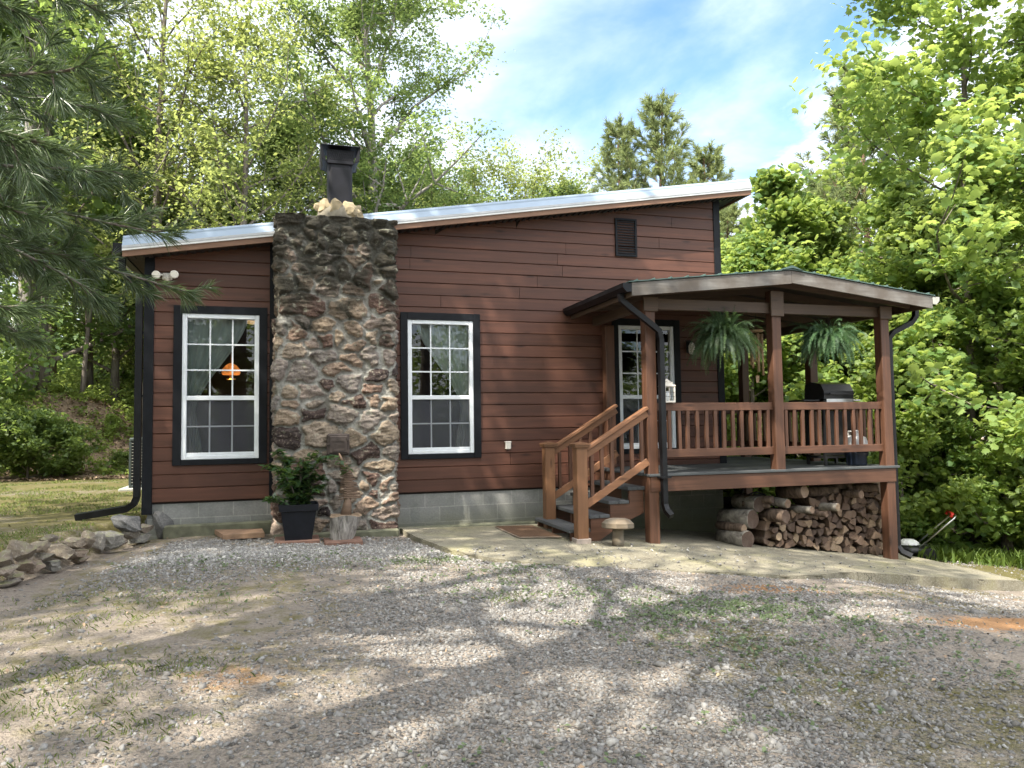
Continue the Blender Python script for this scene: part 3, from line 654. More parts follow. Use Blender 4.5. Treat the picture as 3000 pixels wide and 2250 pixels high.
        g = MB(); g.add([(gx0, .012, zm), (gx1, .012, zm), (gx1, .012, WZ1 - .05), (gx0, .012, WZ1 - .05)], [(0, 1, 2, 3)]); g.add([(gx0, .016, WZ0 + .05), (gx1, .016, WZ0 + .05), (gx1, .016, zm), (gx0, .016, zm)], [(0, 1, 2, 3)])
        g.build('glass', 'glass', wo, fix=False)
        sc = MB(); sc.add([(gx0, -.006, WZ0 + .06), (gx1, -.006, WZ0 + .06), (gx1, -.006, zm - .02), (gx0, -.006, zm - .02)], [(0, 1, 2, 3)])
        sc.build('insect_screen', 'screen', wo, fix=False)
    # louvred gable vent
    v = MB(); vx0, vx1, vz0, vz1 = 4.66, 5.01, 3.90, 4.47
    v.box((vx0, -.05, vz0), (vx0 + .03, .01, vz1)).box((vx1 - .03, -.05, vz0), (vx1, .01, vz1)).box((vx0 + .03, -.05, vz0), (vx1 - .03, .01, vz0 + .03)).box((vx0 + .03, -.05, vz1 - .03), (vx1 - .03, .01, vz1))
    vo = v.build('gable_vent', 'black_trim', H); sl = MB()
    for q in range(13):
        z = vz0 + .045 + q * .039; sl.box((vx0 + .03, -.046, z), (vx1 - .03, -.026, z + .006), rot=(R(38), 0, 0)); sl.box((vx0 + .03, -.047, z - .004), (vx1 - .03, -.041, z + .012))
    sl.build('louvre', 'black_trim', vo)
    # roof: soffit slab, metal sheet, rake trim made of four strips
    x0, x1 = -1.90, 6.84
    rf = MB(); 
    def strip(y0, z0, y1, z1, thick=.02, mi=0, mb=None):
        a = [(x0, y0, zr(x0) + z0), (x1, y0, zr(x1) + z0), (x1, y1, zr(x1) + z1), (x0, y1, zr(x0) + z1)]
        (mb or rf).prism(a, (0, thick, -thick * .2), mi)
    rf.prism([(x0, -.285, zr(x0) + .232), (x1, -.285, zr(x1) + .232), (x1, -.285, zr(x1) + .205), (x0, -.285, zr(x0) + .205)], (0, HD + .7, 0))
    for q in range(21):
        y = -.1 + q * .42; rf.prism([(x0, y, zr(x0) + .232), (x1, y, zr(x1) + .232), (x1, y, zr(x1) + .262), (x0, y, zr(x0) + .262)], (0, .03, 0))
    ro = rf.build('roof', 'roof_metal', H)
    so = MB(); so.prism([(x0 + .03, -.262, zr(x0) + .03), (x1 - .03, -.262, zr(x1) + .03), (x1 - .03, -.262, zr(x1) + .2), (x0 + .03, -.262, zr(x0) + .2)], (0, HD + .6, 0))
    for q in range(90):
        xx = x0 + .06 + q * .097; so.prism([(xx, -.255, zr(xx) + .012), (xx + .05, -.255, zr(xx + .05) + .012), (xx + .05, -.255, zr(xx + .05) + .032), (xx, -.255, zr(xx) + .032)], (0, .25, 0))
    for q in range(11):
        yy = .35 + q * .12; so.prism([(HX1 + .04, yy, zr(HX1) + .024), (x1 - .05, yy, zr(x1) + .014), (x1 - .05, yy, zr(x1) + .032), (HX1 + .04, yy, zr(HX1) + .036)], (0, .06, 0))
    so.build('soffit', 'dark_soffit', ro)
    fb = MB(); fb.prism([(x0, -.30, zr(x0)), (x1, -.30, zr(x1)), (x1, -.30, zr(x1) + .088), (x0, -.30, zr(x0) + .088)], (0, .035, 0))
    fb.prism([(x1 - .035, -.262, zr(x1)), (x1, -.262, zr(x1)), (x1, -.262, zr(x1) + .2), (x1 - .035, -.262, zr(x1) + .2)], (0, HD + .6, 0))
    fb.build('fascia_board', 'fascia_brown', ro)
    d1 = MB(); strip(-.318, .072, -.318, .098, .016, 0, d1)
    for q in range(11): xx = -1.7 + q * .83; d1.box((xx, -.324, zr(xx) + .07), (xx + .012, -.310, zr(xx) + .088))
    d1.build('drip_edge', 'roof_trim_white', ro)
    d2 = MB(); strip(-.326, .098, -.326, .128, .03, 0, d2); d2.build('rake_lip', 'roof_trim_grey', ro)
    d3 = MB(); d3.prism([(x0, -.322, zr(x0) + .128), (x1, -.322, zr(x1) + .128), (x1, -.262, zr(x1) + .262), (x0, -.262, zr(x0) + .262)], (0, .04, -.004)); d3.build('rake_trim', 'roof_metal', ro)
    gt = MB(); gt.prism([(x0 - .11, -.28, zr(x0) + .17), (x0 - .11, -.28, zr(x0) + .06), (x0 - .01, -.28, zr(x0) + .05), (x0 - .01, -.28, zr(x0) + .17)], (0, HD + .6, 0)); gt.build('gutter', 'black_metal', ro)
    # left downspout bends out over the lawn
    dn = MB(); dn.tube([(x0 - .05, -.02, zr(x0) + .06), (x0 - .05, -.02, zr(x0) - .1), (HX0 - .09, .02, 3.1), (HX0 - .09, .02, .60), (HX0 - .12, .03, .52), (HX0 - .2, .05, .46), (-2.45, .16, .37)], .055, 4, sq=True)
    dn.build('downspout', 'black_metal', H)
    for z in (2.6, 1.82, .8): MB().box((HX0 - .135, .0, z), (HX0 - .03, .07, z + .025)).build('downspout_strap', 'black_metal', H)
    # outlet cover
    ob = MB(); ob.box((2.91, -.075, 1.075), (2.99, -.02, 1.18), bev=.008).box((2.905, -.08, 1.165), (2.995, -.02, 1.185), bev=.006); ob.build('outlet_cover', 'dirty_white', H)
    return H
CABIN = build_cabin()

def build_chimney(H):
    x0, x1, yf, yb, ht = -.125, 1.315, -.53, .05, 4.07
    d = yb - yf; w = x1 - x0; st = .0145
    us = np.arange(0, 2 * d + w + st, st); vs = np.arange(.13, ht + st * .5, st)
    U, Vv = np.meshgrid(us, vs); nu = len(us); nv = len(vs)
    # stones: jittered rows of unequal seeds
    rng = np.random.RandomState(8); seeds = []
    z = .05
    while z < ht + .2:
        hrow = rng.choice([.12, .17, .22, .30]) * rng.uniform(.85, 1.15); u = -.1 + rng.uniform(0, .2)
        while u < us[-1] + .2:
            wd = hrow * rng.uniform(.8, 2.1) + .03; seeds.append((u + wd / 2, z + hrow / 2 + rng.uniform(-.08, .08), rng.uniform(.75, 1.35))); u += wd
        z += hrow
    Sd = np.array(seeds); sv = rng.rand(len(Sd)); sl = rng.uniform(-.09, .09, (len(Sd), 2)); hh = rng.uniform(.0, .032, len(Sd))
    wu = U + (fbm(U * 6, Vv * 6, 3, 5) - .5) * .20; wv = Vv + (fbm(U * 6, Vv * 6, 13, 5) - .5) * .15
    D1 = np.full(U.shape, 9.); D2 = D1.copy(); I1 = np.zeros(U.shape, int)
    for k in range(len(Sd)):
        dd = np.sqrt(((wu - Sd[k, 0]) / 1.3) ** 2 + (wv - Sd[k, 1]) ** 2) / Sd[k, 2]
        m = dd < D1; D2 = np.where(m, D1, np.minimum(D2, dd)); I1 = np.where(m, k, I1); D1 = np.where(m, dd, D1)
    jn = smooth((D2 - D1 - .006 - .022 * fbm(U * 4, Vv * 4, 63, 2)) / .030)
    rough = fbm(U * 9, Vv * 22, 21, 4) - .5; fine = fbm(U * 40, Vv * 60, 23, 3) - .5; ridge = 1 - np.abs(2 * fbm(U * 5 + fbm(U * 4, Vv * 4, 71, 2), Vv * 17, 67, 4) - 1)
    h = jn * (.024 + .010 * smooth((D2 - D1) / .16) + .75 * hh[I1] + sl[I1, 0] * (U - Sd[I1, 0]) * 1.3 + sl[I1, 1] * (Vv - Sd[I1, 1]) * 1.6 + rough * .050 + (ridge - .8) * .040) + fine * .018 + (fbm(U * 2.2, Vv * 2.2, 29, 3) - .5) * .05
    lean = .014 * (ht - Vv) / ht
    # wrap round left side, front, right side
    X = np.where(U < d, x0, np.where(U < d + w, x0 + U - d, x1)); Y = np.where(U < d, yb - U, np.where(U < d + w, yf, yf + U - d - w))
    a = np.where(U < d + w / 2, U - d, d + w - U); r = .05
    t = np.clip(a / r, -1, 1) * math.pi / 4                 # -45..45 deg across the corner
    sgn = np.where(U < d + w / 2, -1, 1)
    nx = sgn * np.sin(math.pi / 4 - t); ny = -np.cos(math.pi / 4 - t)
    rd = .018 * np.clip(1 - np.abs(a) / r, 0, 1)
    X = X + nx * (h - rd + lean); Y = Y + ny * (h - rd + lean)
    V = np.stack([X, Y, Vv], -1).reshape(-1, 3)
    i = (np.arange(nv - 1)[:, None] * nu + np.arange(nu - 1)[None]).ravel(); F = np.stack([i, i + 1, i + 1 + nu, i + nu], 1)
    alg = np.clip((Vv - 1.9) / 2.0, -.25, 1.0) + .35 * smooth((.7 - Vv) / .5) * (fbm(U * 3, Vv * 3, 51, 2) - .2)
    me = np_mesh('chimney', V - np.array([2.4, 0, 0]), F, attrs=dict(tint=sv[I1].ravel(), joint=jn.ravel(), algae=alg.ravel()), smooth_=True)
    ch = link('chimney', me, 'fieldstone', H)
    cp = MB(); cp.box((x0 + .03, yf + .03, ht - .09), (x1 - .03, yb + .25, ht + .012), bev=.03); cp.box((x0 + .01, yf + .03, .1), (x1 - .01, yb + .24, ht - .02))
    cp.lathe((.63, -.22, ht - .02), [(.29, 0), (.28, .07), (.26, .16), (.19, .235)], 18)
    c = cp.build('mortar_cap', 'crown_mortar', ch)
    fo = MB(); fo.box((x0 - .03, yf - .12, -.25), (x1 + .03, yb, .135), bev=.02); fo.build('footing', 'footing_moss', ch)
    rr = np.random.RandomState(3)
    for k in range(9):
        an = k * 2 * math.pi / 9 + .3; rock_mesh(ch, 'cap_stone', (.64 + .205 * math.cos(an), -.23 + .19 * math.sin(an), ht + .14 + rr.uniform(-.02, .03)), (.12, .10, .13), 40 + k, 'cap_rock')
    fl = MB(); fx0, fx1, fy0, fy1 = .485, .800, -.40, -.06
    pts = []; rr_ = .05
    for cx, cy, a0 in ((fx1 - rr_, fy0 + rr_, -90), (fx1 - rr_, fy1 - rr_, 0), (fx0 + rr_, fy1 - rr_, 90), (fx0 + rr_, fy0 + rr_, 180)):
        for q in range(5): an = R(a0 + q * 22.5); pts.append((cx + rr_ * math.cos(an), cy + rr_ * math.sin(an), 4.18))
    fl.prism(pts, (0, 0, .66)); fl.build('flue_pipe', 'flue_black', ch)
    ca = MB(); z0 = 4.83
    ca.box((fx0 - .015, fy0 - .02, z0 - .03), (fx1 + .015, fy1 + .02, z0 + .02), bev=.006)
    for y in (fy0 - .018,):
        for k in range(13):
            xx = fx0 - .01 + k * .0275
            ca.bar((xx, y, z0 + .02), (xx + .05, y, z0 + .155), .004, .006); ca.bar((xx + .05, y, z0 + .02), (xx, y, z0 + .155), .004, .006)
    ca.box((fx0 - .012, fy0 - .015, z0 + .02), (fx1 + .012, fy0 - .010, z0 + .155), 0); ca.box((fx0 + .01, fy0, z0 + .02), (fx1 - .01, fy1, z0 + .16))
    for s_, xa in ((-1, fx0), (1, fx1)):
        ca.prism([(xa + s_ * .016, fy0 - .03, z0 - .012), (xa + s_ * .072, fy0 - .05, z0 + .012), (xa + s_ * .082, fy0 - .07, z0 + .20), (xa + s_ * .082, fy1 + .07, z0 + .20), (xa + s_ * .072, fy1 + .05, z0 + .012), (xa + s_ * .016, fy1 + .03, z0 - .012)], (s_ * .010, 0, 0))
    ca.prism([(fx0 - .085, fy0 - .08, z0 + .19), (fx1 + .085, fy0 - .08, z0 + .19), (fx1 + .075, fy0 + .0, z0 + .225), (fx0 - .075, fy0 + .0, z0 + .225)], (0, .42, 0.0))
    ca.build('flue_cap', 'flue_black', ch)
    # cast clean-out door with a raised panel and its worn lettering
    cd = MB(); cx0, cx1, cz0, cz1, y = .462, .735, 1.065, 1.335, yf - .095
    cd.box((cx0, y - .03, cz0), (cx1, y + .08, cz1), bev=.018).box((cx0 + .028, y - .05, cz0 + .028), (cx1 - .028, y - .02, cz1 - .028), bev=.012)
    cd.box((cx0 - .014, y - .045, cz1 - .135), (cx0 + .05, y - .028, cz1 - .12)); cd.box((cx1 - .03, y - .05, cz0 + .03), (cx1 - .008, y - .02, cz0 + .07)).box((cx1 - .03, y - .05, cz1 - .09), (cx1 - .008, y - .02, cz1 - .05))
    em = cd; ex0, ex1, ez0, ez1 = .527, .672, 1.125, 1.245; q = .006
    em.box((ex0, y - .058, ez0), (ex0 + q, y - .048, ez1)).box((ex1 - q, y - .058, ez0), (ex1, y - .048, ez1)).box((ex0, y - .058, ez0), (ex1, y - .048, ez0 + q)).box((ex0, y - .058, ez1 - q), (ex1, y - .048, ez1))
    for a, b, c_, d_ in ((.545, 1.16, .578, 1.166), (.552, 1.205, .575, 1.21), (.590, 1.165, .595, 1.205), (.580, 1.165, .592, 1.17), (.610, 1.165, .615, 1.20), (.622, 1.165, .627, 1.20), (.612, 1.165, .625, 1.17), (.640, 1.165, .645, 1.21), (.642, 1.205, .658, 1.21), (.642, 1.187, .655, 1.191)):
        em.box((a, y - .055, b), (c_, y - .048, d_))
    cd.build('cleanout_door', 'iron_door', ch)

def rock_mesh(parent, name, c, half, seed, mat, k=2.6, rough=.16, loc=None, cuts=13):
    bm = bmesh.new(); bmesh.ops.create_icosphere(bm, subdivisions=3, radius=1.0)
    rs = np.random.RandomState(seed); ax = rs.normal(size=(cuts, 3)); ax /= np.linalg.norm(ax, axis=1)[:, None]; cut = rs.uniform(.55, .85, cuts)
    ph = rs.uniform(0, 9, 6)
    for v in bm.verts:
        p = np.array(v.co); n = (np.abs(p) ** k).sum() ** (1 / k); p = p / n
        for a_, c_ in zip(ax, cut):
            dd = p @ a_
            if dd > c_: p = p - a_ * (dd - c_) * .97
        q = 1 + rough * (math.sin(p[0] * 3.1 + ph[0]) * math.sin(p[1] * 2.7 + ph[1]) + .5 * math.sin(p[2] * 6 + ph[2]) * math.sin(p[0] * 7 + ph[3]) + .35 * math.sin(p[1] * 11 + ph[4]) * math.sin(p[2] * 12 + ph[5]))
        v.co = Vector(p * q) * 1.0
    off = origin_of(parent) if parent else Vector((0, 0, 0))
    for v in bm.verts: v.co = Vector((v.co.x * half[0] + c[0] - off.x, v.co.y * half[1] + c[1] - off.y, v.co.z * half[2] + c[2] - off.z))
    me = bpy.data.meshes.new(name); bm.to_mesh(me); bm.free()
    for p in me.polygons: p.use_smooth = True
    me.set_sharp_from_angle(angle=R(20))
    return link(name, me, mat, parent, loc)
plain('cap_rock', (0.27, 0.22, 0.14), 0.9, var=0.35, scale=9, bmp=0.7)
build_chimney(CABIN)

# inside, seen through the glass: curtains, a pendant and a ceiling lamp
def curtain(x0, x1, side, label):
    n, m = 40, 60; vs = []; fs = []
    for j in range(m + 1):
        z = 2.90 - (2.90 - 1.0) * j / m; tt = min(1, max(0, (2.90 - z) / (2.90 - 1.62)))
        wd = .62 * (1 - smooth(np.array(tt * .98))) + .12 + (.10 * max(0, (1.62 - z)) / .6)
        wd = float(wd)
        for i in range(n + 1):
            u = i / n; xx = u * wd
            y = .13 + .022 * math.sin(u * 34 + z * 1.2) + .008 * math.sin(u * 71)
            vs.append(((x0 + xx) if side < 0 else (x1 - xx), y, z))
    for j in range(m):
        for i in range(n): a = j * (n + 1) + i; fs.append((a, a + 1, a + n + 2, a + n + 1))
    o = MB().add(vs, fs, sm=True).build('curtain', 'curtain'); tag(o, label, 'curtain', 'curtains inside the windows')
curtain(WINS[0] + .03, WINS[0] + WW - .03, -1, 'pale curtain swept to the left behind the window beside the potted shrub')
curtain(WINS[1] + .03, WINS[1] + WW - .03, 1, 'pale curtain swept to the right behind the window between chimney and steps')
def lamps():
    p = empty('pendant_lamp', (-.86, 2.5, 2.28), 'small lit orange glass lamp hanging inside the cabin', 'lamp')
    s = MB(); s.lathe((-.86, 2.5, 2.27), [(.125, 0), (.14, .03), (.13, .09), (.08, .15), (.03, .18)], 20); s.build('lamp_shade', 'lamp_glow', p)
    b = MB(); b.tube([(-.86, 2.5, 2.44), (-.86, 2.5, 3.37)], .006, 6).lathe((-.86, 2.5, 2.20), [(.07, 0), (.075, .008), (.02, .02), (.02, .07)], 16); b.build('lamp_stem', 'brass', p)
    o = MB().ball((-.55, 2.5, 3.16), .13, (1, 1, .6)).build('ceiling_lamp', 'ceiling_glow'); tag(o, 'pale yellow glass ceiling lamp seen in the top corner of a window', 'lamp')
    l = bpy.data.lights.new('lamp_bulb', 'POINT'); l.energy = 2.5; l.color = (1, .55, .22); l.shadow_soft_size = .06
    lo = bpy.data.objects.new('lamp_bulb', l); COL.objects.link(lo); lo.location = (0, 0, -.12); lo.parent = p
lamps()
def floodlight():
    p = empty('floodlight', (-1.44, -.03, 3.31), 'white twin headed floodlight on the dark siding under the roof edge', 'floodlight')
    b = MB(); b.box((-1.50, -.06, 3.27), (-1.38, -.022, 3.36), bev=.015).ball((-1.435, -.09, 3.275), .035, (1, 1, 1)).tube([(-1.47, -.06, 3.33), (-1.53, -.08, 3.33)], .014, 8).tube([(-1.41, -.06, 3.33), (-1.35, -.08, 3.335)], .014, 8)
    b.build('mount', 'dirty_white', p)
    for x, z in ((-1.542, 3.318), (-1.338, 3.332)):
        h = MB(); c = Vector((x, -.07, z)); dirv = Vector((.0, -1, -.12)).normalized()
        h.tube([c, c + dirv * .05, c + dirv * .11, c + dirv * .14, c + dirv * .15], [.022, .03, .048, .05, .042], 18); h.build('lamp_head', 'dirty_white', p)
floodlight()

# ------------------------------------------------------------------ covered porch
DZ = .785; PY = -1.74          # deck level, front face of the posts
PX = [4.25, 6.09, 7.84]; PT = .14
def build_porch():
    rnd = random.Random(21)
    P = empty('covered_porch', (6.1, -.8, 0), 'raised wooden porch with low gabled roof on square posts wrapping the corner of the cabin', 'porch')
    # deck boards run along X, edge board proud of the rim
    d = MB(); y = PY - .03
    while y < 1.95:
        y1 = y + .138; xa = 4.24 if y1 < 0 else 6.46
        d.box((xa, y, DZ - .032), (8.04, y1, DZ - rnd.uniform(0, .003)), t=rnd.random(), bev=.004); y += .144
    d.build('deck', 'deck_grey', P)
    r = MB(); r.box((4.27, PY - .012, .565), (7.985, PY + .028, DZ - .034), t=.5, bev=.004); r.build('rim_board', 'stain_x', P)
    r = MB(); r.box((7.97, PY + .03, .565), (8.012, 1.93, DZ - .034), t=.4, bev=.004); r.build('rim_board', 'stain_y', P); r = MB(); r.box((4.27, PY + .03, .565), (4.31, -.01, DZ - .034), t=.4, bev=.004); r.build('rim_board', 'stain_y', P)
    j = MB()
    for k in range(9): x = 4.6 + k * .41; j.box((x, PY + .05, .585), (x + .04, -.01 if x < 6.4 else 1.9, DZ - .034))
    j.box((6.45, 1.89, .565), (7.97, 1.93, DZ - .034)); j.build('joist', 'beam_brown_y', P)
    # posts
    def post(x, y, z0, z1, t, name='post'):
        o = MB().box((x, y, z0), (x + PT, y + PT, z1), t=t, bev=.008).build(name, 'stain_z', P); return o
    post(PX[0], PY, slab_z(4.3, -1.7) - .03, 2.96, .75); post(PX[1], PY, DZ - .02, 3.14, .45); post(PX[2], PY, slab_z(7.9, -1.7) - .05, 2.96, .6)
    post(PX[2], -.26, slab_z(7.9, -.2) - .05, 2.84, .3); post(PX[2], 1.57, g1(7.9, 1.6) - .2, 2.84, .35); post(4.40, -.19, DZ - .01, 2.84, .7)
    # header beams, knee blocks, rafters, purlins
    b = MB(); b.box((PX[0] + PT, PY + .04, 2.835), (PX[1], PY + .10, 2.975), bev=.004).build('header_beam', 'beam_brown', P); MB().box((PX[1] + PT, PY + .04, 2.835), (PX[2], PY + .10, 2.975), bev=.004).build('header_beam', 'beam_brown', P)
    b = MB(); b.box((PX[2] + .03, PY + PT, 2.84), (PX[2] + .11, 1.72, 2.97), bev=.004); b.build('side_beam', 'beam_brown_y', P); MB().box((PX[0] + .02, PY + PT, 2.84), (PX[0] + .09, -.02, 2.965), bev=.004).build('side_beam', 'beam_brown_y', P)
    for x in PX:
        kb = MB(); kb.box((x - .028, PY - .032, 2.80 if x != PX[1] else 2.79), (x + PT + .028, PY - .002, 2.975 if x != PX[1] else 3.12), bev=.004)
        kb.build('beam_plate', 'beam_brown', P)
    # gable roof
    RX, ZE, ZRD = 6.18, 3.095, 3.345; XL, XR_ = 3.93, 8.43; YF = -2.05; sl = (ZRD - ZE) / (RX - XL)
    def zt(x): return ZRD - sl * abs(x - RX)
    rf = MB()
    rf.prism([(XL - .04, YF - .015, zt(XL) - .004), (RX, YF - .015, ZRD), (RX, YF - .015, ZRD + .012), (XL - .04, YF - .015, zt(XL) + .008)], (0, -YF - .0, 0))
    rf.prism([(RX, YF - .015, ZRD), (XR_ + .04, YF - .015, zt(XR_) - .004), (XR_ + .04, YF - .015, zt(XR_) + .008), (RX, YF - .015, ZRD + .012)], (0, -YF + .0, 0))
    rf.prism([(6.45, 0, zt(6.45)), (XR_ + .04, 0, zt(XR_) - .004), (XR_ + .04, 0, zt(XR_) + .008), (6.45, 0, zt(6.45) + .012)], (0, 1.78, 0))
    for x in np.arange(XL + .05, XR_, .23): y1 = 0 if x < 6.45 else 1.78; rf.prism([(x, YF - .02, zt(x) + .004), (x + .03, YF - .02, zt(x + .03) + .004), (x + .015, YF - .02, zt(x) + .032)], (0, y1 - YF, 0))
    rf.prism([(RX - .16, YF - .03, zt(RX - .16) + .012), (RX, YF - .03, ZRD + .055), (RX + .16, YF - .03, zt(RX + .16) + .012), (RX, YF - .03, ZRD + .02)], (0, 2.05, 0))
    rf.build('porch_roof', 'green_metal', P)
    sh = MB(); sh.prism([(XL + .02, YF + .03, zt(XL) - .03), (RX, YF + .03, ZRD - .03), (RX, YF + .03, ZRD - .008), (XL + .02, YF + .03, zt(XL) - .008)], (0, 2.0, 0)); sh.prism([(RX, YF + .03, ZRD - .03), (XR_ - .02, YF + .03, zt(XR_) - .03), (XR_ - .02, YF + .03, zt(XR_) - .008), (RX, YF + .03, ZRD - .008)], (0, 2.0, 0))
    sh.prism([(6.46, .0, zt(6.46) - .03), (XR_ - .02, 0, zt(XR_) - .03), (XR_ - .02, 0, zt(XR_) - .008), (6.46, 0, zt(6.46) - .008)], (0, 1.75, 0)); sh.build('sheathing', 'dark_soffit', P)
    ra = MB()
    for y in (PY + .02, -1.1, -.5, .12, .7, 1.3):
        if y < 0: ra.prism([(XL + .05, y, zt(XL + .05) - .03), (RX, y, ZRD - .03), (RX, y, ZRD - .15), (XL + .05, y, zt(XL + .05) - .13)], (0, .04, 0))
        x0 = RX if y < 0 else 6.46
        ra.prism([(x0, y, zt(x0) - .03), (XR_ - .05, y, zt(XR_ - .05) - .03), (XR_ - .05, y, zt(XR_ - .05) - .13), (x0, y, zt(x0) - .15)], (0, .04, 0))
    ra.build('rafter', 'beam_brown', P)
    for a, b_ in ((XL, RX - .002), (RX + .002, XR_)):
        f = MB(); f.prism([(a, YF, zt(a) - .008), (b_, YF, zt(b_) - .008), (b_, YF, zt(b_) - .175), (a, YF, zt(a) - .165)], (0, .035, 0)); f.build('gable_fascia', 'weathered_fascia', P)
    f = MB(); f.box((XR_ - .035, YF + .036, zt(XR_) - .165), (XR_, 1.74, zt(XR_) - .01)).build('eave_fascia', 'beam_brown_y', P); f = MB(); f.box((XL, YF + .036, zt(XL) - .165), (XL + .035, -.01, zt(XL) - .01)); f.build('eave_fascia', 'beam_brown_y', P)
    for s_, xe, y1 in ((-1, XL, -.03), (1, XR_, 1.74)):
        g = MB(); za = zt(xe) - .015
        pr = [(xe + s_ * .004, YF - .0, za), (xe + s_ * .004, YF, za - .10), (xe + s_ * .07, YF, za - .105), (xe + s_ * .115, YF, za - .05), (xe + s_ * .118, YF, za)]
        g.prism(pr, (0, y1 - YF, 0)); go = g.build('gutter', 'black_metal', P)
        if s_ > 0: MB().prism([(p[0], p[1] - .006, p[2]) for p in pr], (0, .005, 0)).build('gutter_end_cap', 'concrete', go)
    # downspouts
    dn = MB(); dn.tube([(XL - .06, -1.86, 2.98), (XL - .05, -1.86, 2.90), (4.02, -1.85, 2.80), (4.30, -1.82, 2.62), (4.395, -1.81, 2.55), (4.425, -1.80, 2.44), (4.425, -1.80, 1.4), (4.425, -1.80, .42), (4.435, -1.83, .34), (4.46, -1.90, .28)], .046, 4, sq=True)
    dn.build('downspout', 'black_metal', P)
    dn = MB(); dn.tube([(XR_ + .06, -1.70, 2.98), (XR_ + .05, -1.70, 2.86), (XR_ - .02, -1.69, 2.77), (8.10, -1.68, 2.63), (8.035, -1.67, 2.55), (8.03, -1.67, 2.4), (8.03, -1.67, .2), (8.03, -1.67, -.32), (8.06, -1.72, -.40), (8.14, -1.80, -.45)], .046, 4, sq=True)
    dn.build('downspout', 'black_metal', P)
    MB().box((4.36, -1.87, .735), (4.49, -1.73, .755)).build('downspout_strap', 'black_metal', P)
    # railings
    def railing(p, q, n, axis):
        p = Vector(p); q = Vector(q); m = 'stain_x' if axis == 'X' else 'stain_y'
        rl = MB(); z = Vector((0, 0, 1))
        rl.bar(p + z * (1.66 - .05), q + z * (1.66 - .05), .045, .10, t=.75).bar(p + z * 1.03, q + z * 1.03, .045, .10, t=.7)
        ro = rl.build('railing', m, P)
        for k in range(n):
            c = p.lerp(q, (k + .5) / n) + Vector((rnd.uniform(-.008, .008), 0, 0)); h = .024
            MB().box((c.x - h, c.y - .018 + (.0 if axis == 'X' else 0), 1.075), (c.x + h, c.y + .018, 1.565), t=.35 + .6 * rnd.random(), bev=.003, rot=(0, rnd.uniform(-.012, .012), 0)).build('baluster', 'stain_z', ro)
    railing((PX[0] + PT, PY + .07, 0), (PX[1], PY + .07, 0), 13, 'X'); railing((PX[1] + PT, PY + .07, 0), (PX[2], PY + .07, 0), 12, 'X')
    railing((PX[2] + .07, PY + PT, 0), (PX[2] + .07, -.26, 0), 10, 'Y'); railing((PX[2] + .07, -.26 + PT, 0), (PX[2] + .07, 1.57, 0), 12, 'Y')
    railing((6.5, 1.64, 0), (PX[2], 1.64, 0), 10, 'X')
    return P
PORCH = build_porch()

def build_stairs():
    rnd = random.Random(5)
    T = empty('porch_steps', (3.8, -1.0, 0), 'short flight of grey treads between two cedar handrails climbing to the porch', 'stairs')
    yn, yf = -1.60, -.32
    xs = [3.24, 3.50, 3.76, 4.02]; zs = [.145, .305, .465, .625]
    for x, z in zip(xs, zs):
        t = MB(); t.box((x, yn - .02, z - .042), (x + .135, yf, z), t=rnd.random(), bev=.005).box((x + .14, yn - .02, z - .042), (x + .275, yf, z - .002), t=rnd.random(), bev=.005); t.build('tread', 'tread_grey', T)
    for y in (yn, (yn + yf) / 2, yf - .06):
        s = MB(); pts = [(xs[0] + .03, y, -.02)]
        for i, (x, z) in enumerate(zip(xs, zs)): pts += [(x + .03, y, z - .043), (x + (.29 if i < 3 else .22), y, z - .043)]
        pts += [(4.24, y, .30), (4.0, y, .20), (3.62, y, -.02)]
        s.prism(pts, (0, .045, 0), t=.8); s.build('stringer', 'stain_x', T)
    def newel(x, y, z0, zt):
        n = MB(); n.box((x, y, z0), (x + .14, y + .14, zt), t=.7, bev=.008)
        n.box((x - .022, y - .022, zt - .045), (x + .162, y + .162, zt - .018), t=.4, bev=.004)
        a = .03; n.add([(x - a, y - a, zt), (x + .14 + a, y - a, zt), (x + .14 + a, y + .14 + a, zt), (x - a, y + .14 + a, zt), (x - a, y - a, zt - .018), (x + .14 + a, y - a, zt - .018), (x + .14 + a, y + .14 + a, zt - .018), (x - a, y + .14 + a, zt - .018), (x + .07, y + .07, zt + .028)],
                       [(0, 1, 8), (1, 2, 8), (2, 3, 8), (3, 0, 8), (0, 4, 5, 1), (1, 5, 6, 2), (2, 6, 7, 3), (3, 7, 4, 0), (4, 7, 6, 5)], 0, .3)
        n.build('newel_post', 'newel_wood', T)
    newel(3.285, -1.79, slab_z(3.35, -1.7) - .03, 1.175); newel(3.315, -.58, slab_z(3.4, -.5) - .03, 1.155)
    MB().box((3.265, -1.81, -.02), (3.447, -1.63, .055), bev=.006).build('post_bracket', 'grey_clay', T)
    def hand(y, x0, z0, x1, z1):
        h = MB(); h.bar((x0, y, z0), (x1, y, z1), .095, .038, t=.9).bar((x0, y, z0 - .066), (x1, y, z1 - .066), .042, .085, t=.55); ho = h.build('handrail', 'rail_wood', T)
        lo = MB(); lo.bar((x0, y, z0 - .66), (x1, y, z1 - .66), .042, .09, t=.9).build('lower_rail', 'rail_wood', T)
        n = 6
        for k in range(n):
            f = (k + .6) / (n + .2); xx = x0 + (x1 - x0) * f; zz = z0 + (z1 - z0) * f
            MB().box((xx - .022, y - .018, zz - .655), (xx + .022, y + .018, zz - .10), t=rnd.random() * .7, bev=.003).build('baluster', 'stain_z', ho)
    hand(-1.72, 3.425, 1.105, 4.25, 1.60); hand(-.50, 3.455, 1.10, 4.40, 1.665)
build_stairs()

